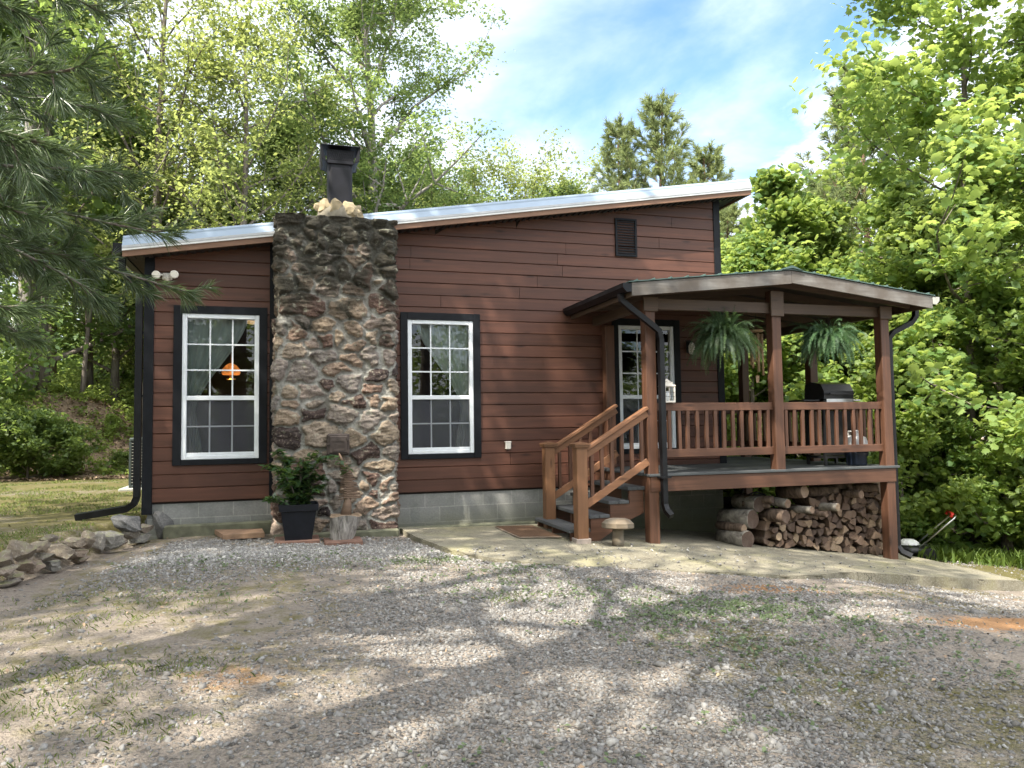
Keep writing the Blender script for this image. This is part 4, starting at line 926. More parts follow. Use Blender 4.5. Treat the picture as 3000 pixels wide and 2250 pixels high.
# ------------------------------------------------------------------ leaf engines
def leaf_quads(C, N, S_, rng, fold=.25, width=.5, spin=None):
    """kite leaves: C centres, N normals, S_ sizes -> verts, quads"""
    n = len(C); N = N / (np.linalg.norm(N, axis=1)[:, None] + 1e-9)
    if spin is None: spin = rng.normal(size=(n, 3))
    A = spin - N * (spin * N).sum(1)[:, None]; A /= np.linalg.norm(A, axis=1)[:, None] + 1e-9; B = np.cross(N, A); s = S_[:, None]
    V = np.stack([C - A * s * .5, C + B * s * width * .5 - A * s * .06 + N * s * fold * .35, C + A * s * .5 - N * s * .05, C - B * s * width * .5 - A * s * .06 + N * s * fold * .35], 1).reshape(-1, 3)
    F = np.arange(n * 4).reshape(n, 4); return V, F
MAPLE = np.array([(0, -.42), (.17, -.40), (.30, -.33), (.36, -.08), (.50, .06), (.30, .16), (.30, .32), (.13, .27), (0, .52), (-.13, .27), (-.30, .32), (-.30, .16), (-.50, .06), (-.36, -.08), (-.30, -.33), (-.17, -.40)])
def leaf_maple(C, N, S_, rng):
    n = len(C); N = N / (np.linalg.norm(N, axis=1)[:, None] + 1e-9); spin = rng.normal(size=(n, 3)); spin[:, 2] -= .8
    A = spin - N * (spin * N).sum(1)[:, None]; A /= np.linalg.norm(A, axis=1)[:, None] + 1e-9; B = np.cross(N, A); s = S_[:, None, None]
    k = len(MAPLE); x = MAPLE[:, 0]; y = MAPLE[:, 1]; droop = -(x * x * .5 + y * y * .35)
    P = C[:, None] + (B[:, None] * x[None, :, None] + A[:, None] * y[None, :, None] + N[:, None] * droop[None, :, None]) * s
    ctr = C + N * S_[:, None] * .03
    V = np.concatenate([P, ctr[:, None]], 1).reshape(-1, 3); base = np.arange(n)[:, None, None] * (k + 1)
    tri = np.array([[i, (i + 1) % k, k] for i in range(k)])[None] + base
    return V, tri.reshape(-1, 3)
def tree_mesh(seed, H, r0, base, spread, nl, kind='oak', leaf=.15, per=55, clump=.55, lean=0.0, shape='oval', sub=4, droop=0.0, dens=1.0, up=.55):
    """returns (trunk mesh builder, leaf centres, normals, sizes, tints)"""
    rng = np.random.RandomState(seed); tb = MB()
    n = 9; tp = []; ox, oy = rng.uniform(-.3, .3, 2)
    for i in range(n + 1):
        t = i / n; tp.append(Vector((lean * H * t * t + math.sin(t * 5 + ox * 9) * .03 * H * t * .5 + ox * t * .4, math.cos(t * 4 + oy * 9) * .03 * H * t * .5 - .03 * H * .5 * t + oy * t * .4, H * .97 * t)))
    tb.tube(tp, [r0 * (1.25 if i == 0 else 1) * (1 - .88 * i / n) + .006 for i in range(n + 1)], 9)
    def trunk(t): f = t * n; i = min(int(f), n - 1); return tp[i].lerp(tp[i + 1], f - i)
    cl = []
    for k in range(nl):
        t = base + (.985 - base) * ((k + rng.uniform(0, .9)) / nl); q = (t - base) / (1 - base)
        prof = {'oval': math.sin(math.pi * min(1, q * .82 + .16)) ** .7, 'cone': 1.08 - q, 'bush': (1 - q ** 2.2) * .9 + .12, 'vase': .35 + .75 * math.sin(math.pi * min(1, q * .75 + .2))}[shape]
        L = spread * prof * rng.uniform(.65, 1.15); az = k * 2.399 + rng.uniform(-.5, .5); el = up * rng.uniform(.5, 1.3) + .45 * q - droop
        p = trunk(t); d = Vector((math.cos(az) * math.cos(el), math.sin(az) * math.cos(el), math.sin(el)))
        pts = [p]; 
        for j in range(5):
            d = (d + Vector(rng.normal(0, .14, 3)) + Vector((0, 0, .05))).normalized(); pts.append(pts[-1] + d * L / 5)
        rr = max(.008, r0 * (1 - .85 * t) * .5); tb.tube(pts, [rr * (1 - .8 * j / 5) for j in range(6)], 5, cap=False)
        for j in range(2, 6): cl.append((pts[j], clump * (.75 + .1 * j)))
        for s_ in range(sub):
            j = rng.randint(1, 5); a = pts[j]; d2 = (d + Vector(rng.normal(0, .75, 3))).normalized(); l2 = L * rng.uniform(.25, .5); mid = a + d2 * l2 * .5; e = a + (d2 + Vector((0, 0, .15))).normalized() * l2
            tb.tube([a, mid, e], [rr * .4, rr * .25, rr * .1], 4, cap=False); cl += [(e, clump), (mid, clump * .75)]
    C = []; 
    for c, s in cl:
        m = max(3, int(per * dens * rng.uniform(.5, 1.4))); q = rng.normal(size=(m, 3)); q /= np.linalg.norm(q, axis=1)[:, None] + 1e-6; q *= (rng.rand(m, 1) ** .5)
        C.append(np.array(c) + q * np.array([s, s, s * .55]) * rng.uniform(.7, 1.2))
    C = np.concatenate(C); m = len(C); Nn = rng.normal(size=(m, 3)) * .75; Nn[:, 2] = np.abs(Nn[:, 2]) + .45
    Sz = leaf * rng.uniform(.45, 1.4, m); cn = fbm(C[:, 0] * 1.1 + C[:, 2], C[:, 1] * 1.1 - C[:, 2] * .7, seed, 3)
    T = np.clip(.5 + (cn - .5) * 1.5 + rng.normal(0, .27, m), 0, 1)
    return tb, C, Nn, Sz, T
PROTO = {}
def make_tree(key, leafmat, bark, kind, **kw):
    if key not in PROTO:
        tb, C, N, Sz, T = tree_mesh(kind=kind, **kw); rng = np.random.RandomState(kw['seed'] + 500)
        if kind == 'maple': V, F = leaf_maple(C, N, Sz, rng); T = np.repeat(T, len(MAPLE) + 1)
        else: V, F = leaf_quads(C, N, Sz, rng, width=.55); T = np.repeat(T, 4)
        me = np_mesh('crown', V, F, tint=T); me.materials.append(MATS[leafmat])
        tm = bpy.data.meshes.new('trunk'); tm.from_pydata([tuple(v) for v in tb.V], [], tb.F); tm.polygons.foreach_set('use_smooth', np.ones(len(tb.F), bool)); tm.materials.append(MATS[bark]); tm.update()
        PROTO[key] = (tm, me)
    return PROTO[key]
def plant(key, name, x, y, rz, sc, label, cat='tree', group=None, z=None, tilt=0.0, parts=('trunk', 'crown')):
    tm, cm = PROTO[key]; e = empty(name, (x, y, (g1(x, y) - .06) if z is None else z), label, cat, group); e.rotation_euler = (tilt, 0, rz); e.scale = sc if isinstance(sc, tuple) else (sc, sc, sc)
    for nm, me in zip(parts, (tm, cm)):
        o = bpy.data.objects.new(nm, me); COL.objects.link(o); o.parent = e
    return e
# pines: needles as slim blades in brushes round the shoots
def needle_brush(rng, a, d, L, n, nl, w, spread=.75):
    """needles along a shoot from a in direction d"""
    d = np.array(d) / np.linalg.norm(d); t = rng.rand(n) ** .8; base = np.array(a) + d * (t * L)[:, None]
    q = rng.normal(size=(n, 3)); q -= (q @ d)[:, None] * d; q /= np.linalg.norm(q, axis=1)[:, None] + 1e-6
    k = rng.uniform(.25, 1, n)[:, None] * spread; dirs = d * (1.0 - k * .35) + q * k; dirs /= np.linalg.norm(dirs, axis=1)[:, None]; dirs[:, 2] -= .10
    ln = nl * rng.uniform(.7, 1.15, n)[:, None]; tip = base + dirs * ln; tip[:, 2] -= ln[:, 0] * .12
    sd = np.cross(dirs, rng.normal(size=(n, 3))); sd /= np.linalg.norm(sd, axis=1)[:, None] + 1e-6; mid = base + dirs * ln * .55
    V = np.stack([base - sd * w * .5, base + sd * w * .5, mid + sd * w * .5, tip, mid - sd * w * .5], 1).reshape(-1, 3)
    return V, n
def pine_proto(key, seed, H, r0, base, spread, whorls, nl=.17, w=.011, per=26, mat='needle_light', sc_=1.0):
    rng = np.random.RandomState(seed); tb = MB(); tp = [Vector((math.sin(i * .7 + seed) * .05 * i / 8, math.cos(i * .9) * .05 * i / 8, H * i / 10)) for i in range(11)]
    tb.tube(tp, [r0 * (1 - .92 * i / 10) + .006 for i in range(11)], 8); Vs = []; tot = 0; Ts = []
    for k in range(whorls):
        t = base + (1 - base) * k / whorls; q = (t - base) / (1 - base); p = Vector((0, 0, H * t)); nb = 5
        for j in range(nb):
            az = j * 2 * math.pi / nb + k * 1.1 + rng.uniform(-.3, .3); L = spread * (1.05 - q) ** .8 * rng.uniform(.6, 1.15) + .12; el = .15 + .65 * q + rng.uniform(-.15, .15)
            d = Vector((math.cos(az) * math.cos(el), math.sin(az) * math.cos(el), math.sin(el))); pts = [p]
            for s in range(4): d = (d + Vector((0, 0, .10))).normalized(); pts.append(pts[-1] + d * L / 4)
            tb.tube(pts, [max(.006, r0 * .22 * (1 - t)) * (1 - .2 * s) for s in range(5)], 4, cap=False)
            for s in range(1, 5):
                V, n = needle_brush(rng, pts[s], d, .30 * sc_, per, nl, w); Vs.append(V); tot += n; Ts.append(np.repeat(np.clip(rng.normal(.5 + .12 * (s - 2), .2, n), 0, 1), 5))
                for m in range(2):
                    d2 = (d + Vector(rng.normal(0, .6, 3)) + Vector((0, 0, .3))).normalized(); a = pts[s]; l2 = L * .28
                    tb.tube([a, a + d2 * l2], [.008, .004], 3, cap=False); V, n = needle_brush(rng, np.array(a + d2 * l2 * .5), d2, l2 * .6, per, nl, w); Vs.append(V); tot += n; Ts.append(np.repeat(np.clip(rng.normal(.55, .2, n), 0, 1), 5))
    V, n = needle_brush(rng, (0, 0, H * .97), (0, 0, 1), .5, per * 3, nl, w); Vs.append(V); tot += n; Ts.append(np.full(n * 5, .7))
    me = np_mesh('crown', np.concatenate(Vs), np.arange(tot * 5).reshape(-1, 5), tint=np.concatenate(Ts)); me.materials.append(MATS[mat])
    tm = bpy.data.meshes.new('trunk'); tm.from_pydata([tuple(v) for v in tb.V], [], tb.F); tm.polygons.foreach_set('use_smooth', np.ones(len(tb.F), bool)); tm.materials.append(MATS['bark_grey' if mat == 'needle_dark' else 'bark_pine']); tm.update()
    PROTO[key] = (tm, me)

# ------------------------------------------------------------------ things around the cabin
def potted_shrub():
    c = (.125, -.93); z0 = g1(*c) + .02
    MBp = MB().box((-.14, -1.14, z0 - .06), (.36, -.70, z0 + .012), bev=.008).build('paving_slab', 'paver_red'); tag(MBp, 'thin red slab under the black square planter', 'paving slab')
    p = empty('potted_shrub', (c[0], c[1], z0), 'glossy green shrub in a tapered square black planter by the chimney', 'potted plant')
    b = MB(); zt = .445 - z0 + z0
    def ring(h, z): return [(c[0] - h, c[1] - h, z), (c[0] + h, c[1] - h, z), (c[0] + h, c[1] + h, z), (c[0] - h, c[1] + h, z)]
    lv = [(.150, z0 + .012), (.152, z0 + .03), (.195, z0 + .34), (.215, z0 + .345), (.222, z0 + .42), (.205, z0 + .42), (.19, z0 + .36)]
    vs = sum([ring(h, z) for h, z in lv], []); fs = [(3, 2, 1, 0)]
    for i in range(len(lv) - 1):
        for k in range(4): fs.append((i * 4 + k, i * 4 + (k + 1) % 4, i * 4 + 4 + (k + 1) % 4, i * 4 + 4 + k))
    b.add(vs, fs); b.build('planter', 'pot_black', p)
    s = MB(); s.add(ring(.192, z0 + .365), [(0, 1, 2, 3)]); s.build('soil', 'soil', p)
    rng = np.random.RandomState(17); st = MB(); C = []; N = []; D = []
    top = Vector((c[0], c[1], z0 + .36)); tips = []
    for k in range(20):
        az = k * 2.4 + rng.uniform(-.3, .3); el = rng.uniform(.2, 1.3); L = rng.uniform(.30, .68); d = Vector((math.cos(az) * math.cos(el), math.sin(az) * math.cos(el) * .8, math.sin(el)))
        p0 = top + Vector((0, 0, .12 * (k % 3))); pts = [top, p0 + d * L * .35, p0 + d * L * .75 + Vector((0, 0, .02)), p0 + d * L + Vector((0, 0, -.03))]
        st.tube(pts, [.009, .006, .004, .002], 5, cap=False); tips.append(pts)
    run = [top + Vector((.1, -.08, .35)), Vector((.38, -1.1, 1.03)), Vector((.52, -1.12, 1.06)), Vector((.62, -1.14, .99)), Vector((.68, -1.15, .88))]; st.tube(run, .004, 5, cap=False); tips.append(run)
    for pts in tips:
        for i in range(1, len(pts)):
            for q in range(17 if pts is not run else 7):
                f = rng.rand(); pp = pts[i - 1].lerp(pts[i], f); az = rng.uniform(0, 6.28); ax = Vector((math.cos(az), math.sin(az), rng.uniform(-.5, .6))).normalized()
                C.append(pp + ax * .052); D.append(ax + Vector((0, 0, -.15))); N.append(Vector((0, 0, 1)) + Vector(rng.normal(0, .35, 3)))
    C = np.array(C); N = np.array(N); D = np.array(D); V, F = leaf_quads(C, N, rng.uniform(.085, .155, len(C)), rng, fold=.25, width=.42, spin=D)
    T = np.repeat(np.clip(rng.normal(.35, .25, len(C)) + (rng.rand(len(C)) > .88) * .5, 0, 1), 4); off = np.array(origin_of(p))
    link('foliage', np_mesh('foliage', V - off, F, tint=T), 'leaf_gloss', p); st.build('stem', 'bark', p)
potted_shrub()
def carving():
    cx, cy = .63, -1.06; z0 = g1(cx, cy) + .01
    b = MB().box((.405, -1.30, z0 - .05), (.835, -.94, z0 + .032), bev=.01).build('paving_slab', 'paver_red'); tag(b, 'dark red slab carrying the bark covered stump and carving', 'paving slab')
    rng = np.random.RandomState(2); st = empty('log_stump', (cx, cy, z0 + .03), 'short upright log with shaggy grey bark on a red slab', 'stump')
    n = 30; vs = []; fs = []; lv = 8
    for j in range(lv + 1):
        f = j / lv; z = z0 + .032 + .27 * f
        for i in range(n):
            a = 2 * math.pi * i / n; r = (.135 + .045 * f) * (1 + .05 * math.sin(a * 9 + f * 2) + .03 * math.sin(a * 17)) + .006 * math.sin(f * 9 + a * 5)
            vs.append((cx - .02 + .045 * f + r * math.cos(a), cy + r * .9 * math.sin(a), z + (.015 * math.sin(a * 3) if j == lv else 0)))
    for j in range(lv):
        for i in range(n): fs.append((j * n + i, j * n + (i + 1) % n, (j + 1) * n + (i + 1) % n, (j + 1) * n + i))
    MB().add(vs, fs, sm=True).build('bark', 'stump_bark', st); MB().add(vs[-n:], [tuple(range(n))]).build('cut_top', 'cut_wood', st)
    # driftwood slices threaded up like a narrow fir
    e = empty('driftwood_tree', (cx + .04, cy, z0 + .30), 'narrow tree shape of stacked driftwood pieces leaning on a bark stump', 'ornament')
    MB().tube([(cx + .03, cy, z0 + .29), (cx + .045, cy, z0 + .42), (cx + .055, cy, z0 + .55)], [.068, .052, .03], 9).build('stem', 'carving_wood', e)
    s = MB(); k = 0; z = z0 + .50
    while z < z0 + .93:
        f = (z - z0 - .50) / .45; w = .112 * (1 - f) ** .8 + .020; xx = cx + .075 - .10 * f * f
        a = rng.uniform(-.25, .25); s.tube([(xx - w * math.cos(a), cy - w * math.sin(a) * .4, z + rng.uniform(-.012, .012)), (xx, cy - .03, z + .006), (xx + w * math.cos(a), cy + w * math.sin(a) * .4, z + rng.uniform(-.012, .012))], [.006, .0125, .006], 6, t=rng.rand())
        s.tube([(xx - w * .6, cy - w * .55, z + .008), (xx + w * .2, cy, z + .012), (xx + w * .6, cy + w * .55, z)], [.006, .012, .006], 6); z += .0205
    s.tube([(xx, cy, z - .03), (xx - .02, cy, z + .04), (xx - .04, cy, z + .10)], [.03, .018, .004], 7); s.build('driftwood', 'carving_wood', e)
carving()
def small_things():
    z = g1(-.6, -.35)
    o = MB(); o.prism([(-.86, -.10, z + .02), (-.30, -.22, z + .02), (-.26, -.60, z + .015), (-.72, -.58, z + .01)], (0, 0, .055)); tag(o.build('stepping_slab', 'terracotta_slab'), 'flat brown stone slab on the gravel below the left window', 'stone slab')
    # doormat at the foot of the steps
    zz = slab_z(3.0, -1) + .004; m = empty('doormat', (2.98, -.95, zz), 'brown coir doormat lying on the patio at the foot of the steps', 'doormat')
    b = MB(); P_ = [(2.66, -.42), (3.17, -.42), (3.20, -1.42), (2.70, -1.36)]
    b.prism([(x, y, slab_z(x, y) + .003) for x, y in P_], (0, 0, .018)); b.build('pile', 'coir_mat', m)
    e = MB(); 
    for i in range(4):
        a = P_[i]; c = P_[(i + 1) % 4]; e.bar((a[0], a[1], slab_z(*a) + .010), (c[0], c[1], slab_z(*c) + .010), .03, .012)
    e.build('border', 'mat_edge', m)
    # mushroom stool
    x, y = 3.72, -1.96; zb = slab_z(x, y); p = empty('mushroom_stool', (x, y, zb), 'weathered wooden mushroom with a flat octagonal cap beside the steps', 'garden ornament')
    b = MB(); b.lathe((x, y, zb - .005), [(.075, 0), (.07, .06), (.066, .15), (.07, .21)], 10); b.build('stem', 'stool_wood', p)
    c = MB(); c.lathe((x, y, zb + .19), [(.17, 0), (.192, .012), (.192, .062), (.15, .10), (.10, .118), (.02, .122)], 9); c.sm = [False] * len(c.sm); co = c.build('cap', 'stool_wood', p); co.rotation_euler = (R(-3), R(2), 0)
    # lantern on the porch rail
    x, y, z = 4.565, PY + .07, 1.662; l = empty('lantern', (x, y, z), 'white four sided lantern standing on the porch rail beside a post', 'lantern')
    f = MB(); h = .066
    f.box((x - h - .012, y - h - .012, z), (x + h + .012, y + h + .012, z + .022), bev=.004).box((x - h - .016, y - h - .016, z + .20), (x + h + .016, y + h + .016, z + .222), bev=.004)
    for sx in (-1, 1):
        for sy in (-1, 1): f.box((x + sx * h - .010, y + sy * h - .010, z + .022), (x + sx * h + .010, y + sy * h + .010, z + .20))
    f.prism([(x - .055, y - .055, z + .222), (x + .055, y - .055, z + .222), (x + .055, y + .055, z + .222), (x - .055, y + .055, z + .222)], (0, 0, .035)); f.lathe((x, y, z + .257), [(.045, 0), (.05, .012), (.02, .03), (.012, .045)], 12)
    f.build('frame', 'dirty_white', l); MB().lathe((x, y, z + .022), [(.026, 0), (.026, .12), (.006, .125)], 12).build('candle', 'white_vinyl', l)
    g = MB()
    for zz in (.075, .13): g.tube([(x - h, y - h - .012, z + zz), (x + h, y - h - .012, z + zz)], .0025, 5)
    g.build('guard_wire', 'black_metal', l)
    # wall lamp
    w = empty('wall_lamp', (5.83, -.05, 2.5), 'small lantern shaped lamp on the wall behind the hanging fern', 'lamp')
    MB().box((5.80, -.045, 2.47), (5.88, -.02, 2.66), bev=.006).box((5.815, -.12, 2.62), (5.865, -.045, 2.635)).build('bracket', 'black_metal', w)
    MB().lathe((5.84, -.12, 2.44), [(.03, 0), (.045, .03), (.05, .13), (.02, .18)], 10).build('lamp_shade', 'dirty_white', w)
    # wind chime
    x, y, z = 6.36, -1.0, 2.68; c = empty('wind_chime', (x, y, z), 'wooden wind chime with pale tubes hanging in the porch', 'wind chime')
    MB().lathe((x, y, z), [(.098, 0), (.105, .012), (.10, .028), (.03, .034)], 20).build('top_disc', 'chime_wood', c); MB().tube([(x, y, z + .03), (x, y, 3.2)], .004, 5).build('cord', 'hose_black', c)
    for k in range(6):
        a = k * math.pi / 3 + .2; L = .34 + .05 * k; t = MB(); t.tube([(x + .078 * math.cos(a), y + .078 * math.sin(a), z - .03), (x + .078 * math.cos(a), y + .078 * math.sin(a), z - .03 - L)], .017, 9); t.build('chime_tube', 'chime_wood', c)
    MB().lathe((x, y, z - .24), [(.05, 0), (.055, .01), (.05, .02)], 14).tube([(x, y, z), (x, y, z - .62)], .002, 4).prism([(x - .03, y, z - .62), (x + .03, y, z - .62), (x + .02, y, z - .72), (x - .02, y, z - .72)], (0, .006, 0)).build('striker', 'chime_wood', c)
small_things()
def hanging_fern(x, y, z, rad, seed, label, longer):
    p = empty('hanging_fern', (x, y, z), label, 'hanging plant', 'ferns hanging from the porch beam'); rng = np.random.RandomState(seed)
    MB().lathe((x, y, z - .10), [(.06, 0), (.10, .05), (.125, .14), (.13, .15), (.118, .15), (.09, .06)], 18).build('basket', 'pot_black', p)
    h = MB(); 
    for k in range(3): a = k * 2.09; h.tube([(x + .125 * math.cos(a), y + .125 * math.sin(a), z + .05), (x, y, z + .36)], .0025, 4)
    h.build('hanger', 'black_metal', p)
    k = MB(); k.tube([(x, y, z + .36)] + [(x + .018 * math.sin(q), y, z + .385 - .025 * math.cos(q)) for q in np.linspace(0, 5, 9)] + [(x, y, 2.84)], .004, 6); k.build('hook', 'brass', p)
    VV = []; FF = []; TT = []; o = 0
    for i in range(330):
        az = rng.uniform(0, 6.28); el = rng.uniform(-.5, 1.45); L = rad * rng.uniform(.55, 1.25) * (1 if el < .9 else .7); d = np.array([math.cos(az) * math.cos(el), math.sin(az) * math.cos(el), math.sin(el)])
        pos = np.array([x, y, z + .05]) + np.array([math.cos(az), math.sin(az), 0]) * .06; n = 44; st = L / n * 1.12; side0 = np.cross(d, [0, 0, 1]); side0 /= np.linalg.norm(side0); tw = rng.uniform(-1.4, 1.4); t0 = np.clip(rng.normal(.4, .3), 0, 1); wv = rng.uniform(.5, 1.7); P_ = []; D_ = []
        for j in range(n):
            f = j / n; d = d + np.array([0, 0, -(.014 + .085 * f) * longer * wv]) + rng.normal(0, .02, 3); d /= np.linalg.norm(d); pos = pos + d * st; P_.append(pos); D_.append(d)
        P_ = np.array(P_); D_ = np.array(D_); f = np.arange(n) / n; side = side0 * math.cos(tw) + np.cross(D_, side0) * math.sin(tw); wl = (.026 * np.sin(math.pi * np.minimum(1, .18 + f * .84)) ** .6 + .003)[:, None]; q = D_ * st * .34
        for s in (-1, 1):
            tip = P_ + side * s * wl + D_ * wl * .3 + rng.normal(0, .004, (n, 3)); VV.append(np.stack([P_ - q, P_ + q, tip + q * .3, tip - q * .4], 1).reshape(-1, 3)); TT.append(np.repeat(np.clip(t0 + rng.normal(0, .12, n), 0, 1), 4))
    VV = np.concatenate(VV); TT = np.concatenate(TT); FF = np.arange(len(VV)).reshape(-1, 4)
    me = np_mesh('fronds', np.array(VV) - np.array([x, y, z]), np.array(FF), tint=TT); link('fronds', me, 'fern_green', p)
hanging_fern(5.42, PY + .07, 2.47, .44, 31, 'wide shaggy fern hanging in front of the dark siding beside the window', 1.0)
hanging_fern(7.02, PY + .07, 2.47, .39, 47, 'rounder fern hanging between the middle and end porch posts', 1.05)
def grill():
    x, y = 7.44, -1.12; z = DZ; p = empty('grill', (x, y, z), 'black lidded gas grill on a cart standing on the porch', 'grill')
    l = MB(); w = .25; pr = [(-.22, 1.0), (-.22, 1.10), (-.16, 1.20), (.05, 1.24), (.18, 1.20), (.2, 1.0)]
    l.prism([(x - w, y + a, z + b - .06) for a, b in pr], (2 * w, 0, 0)); l.box((x - w - .02, y - .235, z + .93), (x + w + .02, y + .215, z + .945)); l.build('lid', 'grill_black', p)
    MB().box((x - .2, y - .29, z + .99), (x + .2, y - .265, z + 1.015)).build('handle', 'grill_black', p); MB().box((x - w, y - .22, z + .78), (x + w, y + .2, z + .93), bev=.01).build('firebox', 'grill_black', p)
    MB().box((x - .22, y - .235, z + .84), (x + .22, y - .222, z + .93)).build('control_panel', 'steel', p)
    s = MB().box((x - w - .30, y - .17, z + .90), (x - w - .03, y + .17, z + .925), bev=.006).build('side_shelf', 'grill_black', p); s['label'] = 'left folding shelf'
    MB().box((x + w + .03, y - .17, z + .90), (x + w + .16, y + .17, z + .925), bev=.006).build('side_shelf', 'steel', p)
    c = MB()
    for sx in (-.24, .24):
        for sy in (-.19, .17): c.box((x + sx - .018, y + sy - .018, z), (x + sx + .018, y + sy + .018, z + .78))
    c.box((x - .25, y - .2, z + .10), (x + .25, y + .18, z + .13)).box((x - .22, y - .2, z + .14), (x + .22, y - .185, z + .76)); c.build('cart', 'grill_black', p)
    x, y = 7.60, -1.45; t = empty('propane_tank', (x, y, z), 'white propane cylinder with a dark blue base on the porch floor', 'gas cylinder')
    MB().lathe((x, y, z + .12), [(.12, 0), (.155, .04), (.158, .10), (.158, .20), (.13, .27), (.05, .30)], 20).build('cylinder', 'tank_white', t)
    MB().lathe((x, y, z), [(.13, 0), (.135, .02), (.135, .12), (.157, .15), (.1585, .21), (.1, .2)], 20).build('foot_ring', 'tank_blue', t)
    v = MB(); v.lathe((x, y, z + .42), [(.018, 0), (.018, .05), (.03, .052), (.03, .07)], 10)
    for k in range(3): a = k * 2.09; v.box((x + .085 * math.cos(a) - .025, y + .085 * math.sin(a) - .006, z + .39), (x + .085 * math.cos(a) + .025, y + .085 * math.sin(a) + .006, z + .47))
    v.lathe((x, y, z + .465), [(.095, 0), (.1, .008), (.095, .016)], 16); v.build('collar', 'tank_white', t)
grill()
def ac_unit():
    x0, y0, zb = -2.74, 4.85, .38; p = empty('air_conditioner', (-2.35, 5.25, zb), 'dark green outdoor cooling unit on a pad beside the far corner downspout', 'air conditioner')
    b = MB(); b.box((x0 + .02, y0 + .02, zb + .03), (x0 + .76, y0 + .78, zb + .86)); b.build('coil', 'ac_dark', p)
    f = MB(); f.box((x0, y0, zb), (x0 + .78, y0 + .8, zb + .05), bev=.01).box((x0, y0, zb + .83), (x0 + .78, y0 + .8, zb + .90), bev=.02)
    for x in (x0, x0 + .74):
        for y in (y0, y0 + .76): f.box((x, y, zb + .05), (x + .04, y + .04, zb + .83))
    f.build('cabinet', 'ac_green', p); g = MB()
    for k in range(14): z = zb + .09 + k * .054; g.box((x0 + .04, y0 + .004, z), (x0 + .74, y0 + .016, z + .010)).box((x0 + .004, y0 + .04, z), (x0 + .016, y0 + .76, z + .010))
    g.build('grille', 'concrete', p); tag(MB().box((x0 - .14, y0 - .15, .28), (x0 + .9, y0 + .95, zb), bev=.015).build('equipment_pad', 'concrete'), 'pale square concrete pad under the cooling unit', 'pad')
ac_unit()
def mower():
    x, y = 9.78, -.1; z = g1(x, y); p = empty('lawn_mower', (x, y, z), 'red barred push mower with a white engine cover at the grass edge', 'lawn mower'); p.rotation_euler.z = R(-38)
    d = MB(); d.lathe((x, y, z + .08), [(.24, 0), (.25, .06), (.22, .12), (.12, .15)], 16); d.box((x - .3, y - .2, z + .07), (x + .26, y + .2, z + .16), bev=.05); d.build('deck', 'grill_black', p)
    MB().ball((x - .02, y, z + .22), .15, (1.1, .95, .6)).box((x - .12, y - .1, z + .17), (x + .1, y + .1, z + .3), bev=.03).build('engine_cover', 'mower_white', p)
    for sx, sy in ((-.25, -.23), (-.25, .23), (.25, -.23), (.25, .23)):
        w = MB(); w.tube([(x + sx, y + sy - .022, z + .1), (x + sx, y + sy + .022, z + .1)], .10, 18); wo = w.build('wheel', 'tyre_black', p); MB().tube([(x + sx, y + sy - .026, z + .1), (x + sx, y + sy + .026, z + .1)], .05, 12).build('rim', 'ac_dark', wo)
    h = MB(); a = [(x + .1, y - .18, z + .18), (x + .45, y - .18, z + .52), (x + .62, y - .18, z + .68)]; b = [(q[0], q[1] + .38, q[2]) for q in a]; h.tube(a + [(x + .66, y - .12, z + .72), (x + .66, y + .14, z + .72)] + b[::-1], .015, 7); h.build('handle', 'steel', p)
    MB().tube([(x + .57, y - .2, z + .70), (x + .60, y - .2, z + .75), (x + .60, y + .22, z + .75), (x + .57, y + .22, z + .70)], .024, 7).build('control_bar', 'mower_red', p)
mower()
def under_porch():
    y = .55; x = 6.72; z = -.42
    p = empty('wheelbarrow', (x, y, z), 'dark wheelbarrow tipped up in the shade under the porch', 'wheelbarrow')
    t = MB(); lo = [(-.16, -.22), (.16, -.22), (.16, .22), (-.16, .22)]; hi = [(-.3, -.36), (.3, -.36), (.3, .36), (-.3, .36)]
    t.add([(x + a, y + b * .3, z + .35 + b * .5) for a, b in lo] + [(x + a, y - .22 + b * .25, z + .42 + b * .62) for a, b in hi], [(0, 1, 2, 3), (0, 4, 5, 1), (1, 5, 6, 2), (2, 6, 7, 3), (3, 7, 4, 0)]); t.build('tray', 'barrow_dark', p)
    MB().tube([(x - .02, y + .1, z + .2), (x + .03, y + .1, z + .2)], .19, 20).build('wheel', 'tyre_black', p)
    h = MB(); 
    for s in (-.2, .2): h.tube([(x + s * .3, y + .1, z + .2), (x + s, y - .1, z + .5), (x + s * 1.5, y - .25, z + .95)], .018, 7)
    h.build('handle', 'barrow_dark', p)
    c = MB()
    for k in range(3): r = .26 + .03 * k; c.tube([(7.25 + r * math.cos(a), .28 + .05 * k + .05 * math.sin(a), -.05 + r * math.sin(a)) for a in np.linspace(-.2, 3.4, 16)], .013, 7)
    tag(c.build('hose_coil', 'hose_black'), 'black hose looped behind the round logs under the porch', 'hose')
    zb = g1(9.4, 3.1); f = empty('board_stack', (9.4, 3.1, zb), 'low pile of old pale boards lying beyond the porch', 'stack of boards'); rnd = random.Random(3)
    b = MB()
    for r in range(7):
        for q in range(2):
            x0 = 8.7 + q * .78; b.box((x0 + rnd.uniform(-.05, .05), 3.0 + rnd.uniform(-.05, .05), zb + r * .115 - .1), (x0 + .75, 3.3, zb + r * .115), t=rnd.random(), bev=.008)
    b.build('boards', 'brick_pale', f)
under_porch()

